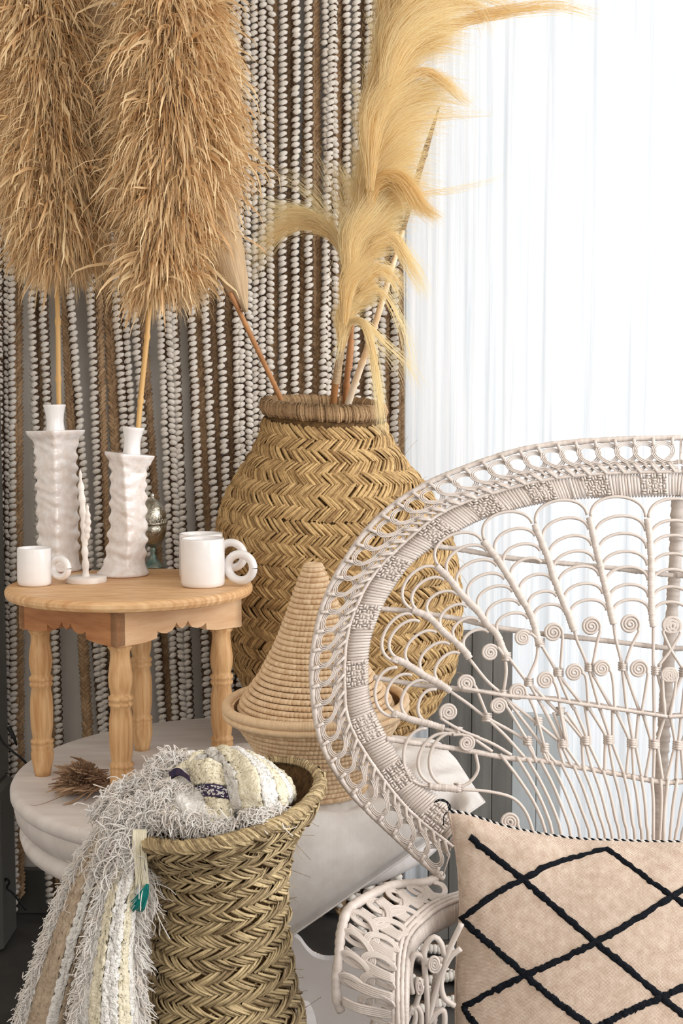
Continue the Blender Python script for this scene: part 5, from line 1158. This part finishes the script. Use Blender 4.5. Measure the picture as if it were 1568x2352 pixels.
# ------------------------------------------------------------------ patterned cushion on the chair
topc = cr([(1030, 1862), (1065, 1868), (1110, 1882), (1180, 1903), (1300, 1924), (1420, 1931), (1568, 1934), (1700, 1930), (1850, 1915)], 200)
lefc = cr([(1030, 1862), (1042, 1920), (1052, 1990), (1057, 2080), (1053, 2150), (1047, 2250), (1047, 2352), (1044, 2480), (1040, 2580)], 200)
rigc = cr([(1850, 1915), (1836, 2100), (1838, 2350), (1850, 2580)], 100)
def cush_pt(u, v):
    u = np.asarray(u, float); v = np.asarray(v, float)
    tl = np.interp(u, np.linspace(0, 1, 200), topc[:, 1]); tx = np.interp(u, np.linspace(0, 1, 200), topc[:, 0])
    lx = np.interp(v, np.linspace(0, 1, 200), lefc[:, 0]); ly = np.interp(v, np.linspace(0, 1, 200), lefc[:, 1]); rx = np.interp(v, np.linspace(0, 1, 100), rigc[:, 0]); ry = np.interp(v, np.linspace(0, 1, 100), rigc[:, 1])
    bx = 1040+u*810; by = 2580+0*u
    x = (1-v)*tx+v*bx+(1-u)*lx+u*rx-((1-u)*(1-v)*1030+u*(1-v)*1850+(1-u)*v*1040+u*v*1850)
    y = (1-v)*tl+v*by+(1-u)*ly+u*ry-((1-u)*(1-v)*1862+u*(1-v)*1915+(1-u)*v*2580+u*v*2580)
    return x, y
def cush_bulge(u, v): return (np.clip(4*u*(1-u), 0, 1)**.55)*(np.clip(4*v*(1-v), 0, 1)**.55)
CY = lambda v: 1.80-.11*v
def cush3(u, v, sgn=1, ex=0.0):
    x, y = cush_pt(u, v); wr = .0035*np.sin(u*31+v*9)*np.exp(-v*9)+.003*np.sin(u*14-v*17)*np.exp(-u*7) + .0025*np.sin(u*11+v*7)
    return P(x, y, CY(v)-sgn*(.068*cush_bulge(u, v))-(wr+ex)*sgn*np.clip(cush_bulge(u, v)*4, 0, 1))
def inv(px, py):
    u, v = (px-1040)/810, (py-1900)/680
    for _ in range(30):
        x, y = cush_pt(u, v); u = np.clip(u-(x-px)/810, 0.001, .999); v = np.clip(v-(y-py)/680, 0.001, .999)
    return u, v
co = empty('patterned_cushion', P(1440, 2570, 1.7), 'beige wool cushion with black diamond lines propped on the peacock chair', 'cushion')
sm_ = (1-np.cos(np.linspace(0, PI, 120)))/2; U, W = np.meshgrid(sm_, sm_, indexing='ij')
mb = MB(); grid(mb, cush3(U, W)); mb.build('front_cover', M['wool'], co)
mb = MB(); grid(mb, cush3(U, W, -1)); mb.build('back_cover', M['cushion_back'], co)
LN = [[(1078, 1922), (1120, 1956), (1200, 2021), (1290, 2098), (1367, 2165), (1450, 2232), (1522, 2293), (1610, 2366), (1760, 2500)], [(1060, 2112), (1092, 2088), (1140, 2052), (1200, 2021), (1250, 1994), (1293, 1977), (1340, 1965), (1379, 1954), (1400, 1956), (1460, 2000), (1538, 2056), (1620, 2110), (1800, 2240)],
      [(1060, 2112), (1120, 2165), (1204, 2238), (1280, 2302), (1340, 2347), (1480, 2460)], [(1065, 2312), (1130, 2278), (1204, 2242), (1290, 2204), (1367, 2165), (1450, 2118), (1538, 2063), (1620, 2015), (1760, 1955)], [(1065, 2312), (1092, 2354), (1180, 2450)], [(1310, 2390), (1386, 2352), (1460, 2316), (1522, 2289), (1568, 2268), (1700, 2200)]]
for l in LN:
    q = cr(l, 110); u, v = inv(q[:, 0], q[:, 1]); p3 = cush3(u, v, 1, .0005); mb = MB(); p3 = p3 + .0006*rng.standard_normal(p3.shape)
    tube(mb, p3, .0050*(1+.10*rng.standard_normal(110)), 9, N=A(0, -1, 0), flat=.42); mb.build('black_line', M['blackwool'], co)
for q0, (u, v) in enumerate(((np.linspace(0, 1, 330), np.zeros(330)), (np.zeros(200), np.linspace(0, 1, 200)))):
    p3 = cush3(u, v); k = np.arange(len(p3)); a = k*.9
    if q0: mb = MB(); tube(mb, p3, .0022, 6); mb.build('side_seam', M['wool'], co); continue
    for ph, mm, nm in ((0, M['blackwool'], 'black_piping'), (PI, M['fringe'], 'white_piping')):
        mb = MB(); tube(mb, p3+np.stack([0*a, .0014*np.cos(a+ph)-.001, .0016*np.sin(a+ph)], -1), .0017, 5); mb.build(nm, mm, co)
mb = MB()
for l in ([(1032, 1864), (1030, 1845), (1018, 1838), (1000, 1842)], [(1032, 1864), (1024, 1840), (1008, 1836), (996, 1844)], [(1032, 1864), (1020, 1872), (1018, 1895)], [(1032, 1864), (1034, 1850), (1022, 1842), (1005, 1838)]):
    tube(mb, cr([P(*q, 1.80-.002*i) for i, q in enumerate(l)], 14), .0008, 5)
mb.build('corner_threads', M['blackwool'], co)

# ------------------------------------------------------------------ black cable on the wall
mb = MB(); tube(mb, cr([P(-6, 1680, 2.95), P(6, 1704, 2.95), P(26, 1724, 2.94), P(48, 1741, 2.93), P(75, 1768, 2.94)], 30), .0028, 6); tube(mb, cr([P(20, 1670, 2.95), P(32, 1694, 2.94), P(38, 1712, 2.94)], 12), [.006, .005, .002], 6)
tube(mb, cr([P(8, 2030, 2.96), P(14, 2018, 2.95), P(22, 2026, 2.95), P(16, 2040, 2.95), P(30, 2052, 2.95), P(60, 2090, 2.95)], 30), .0028, 6)
tag(mb.build('power_cable', M['black']), 'thin black cable looping across the ropes at the left edge', 'cable')
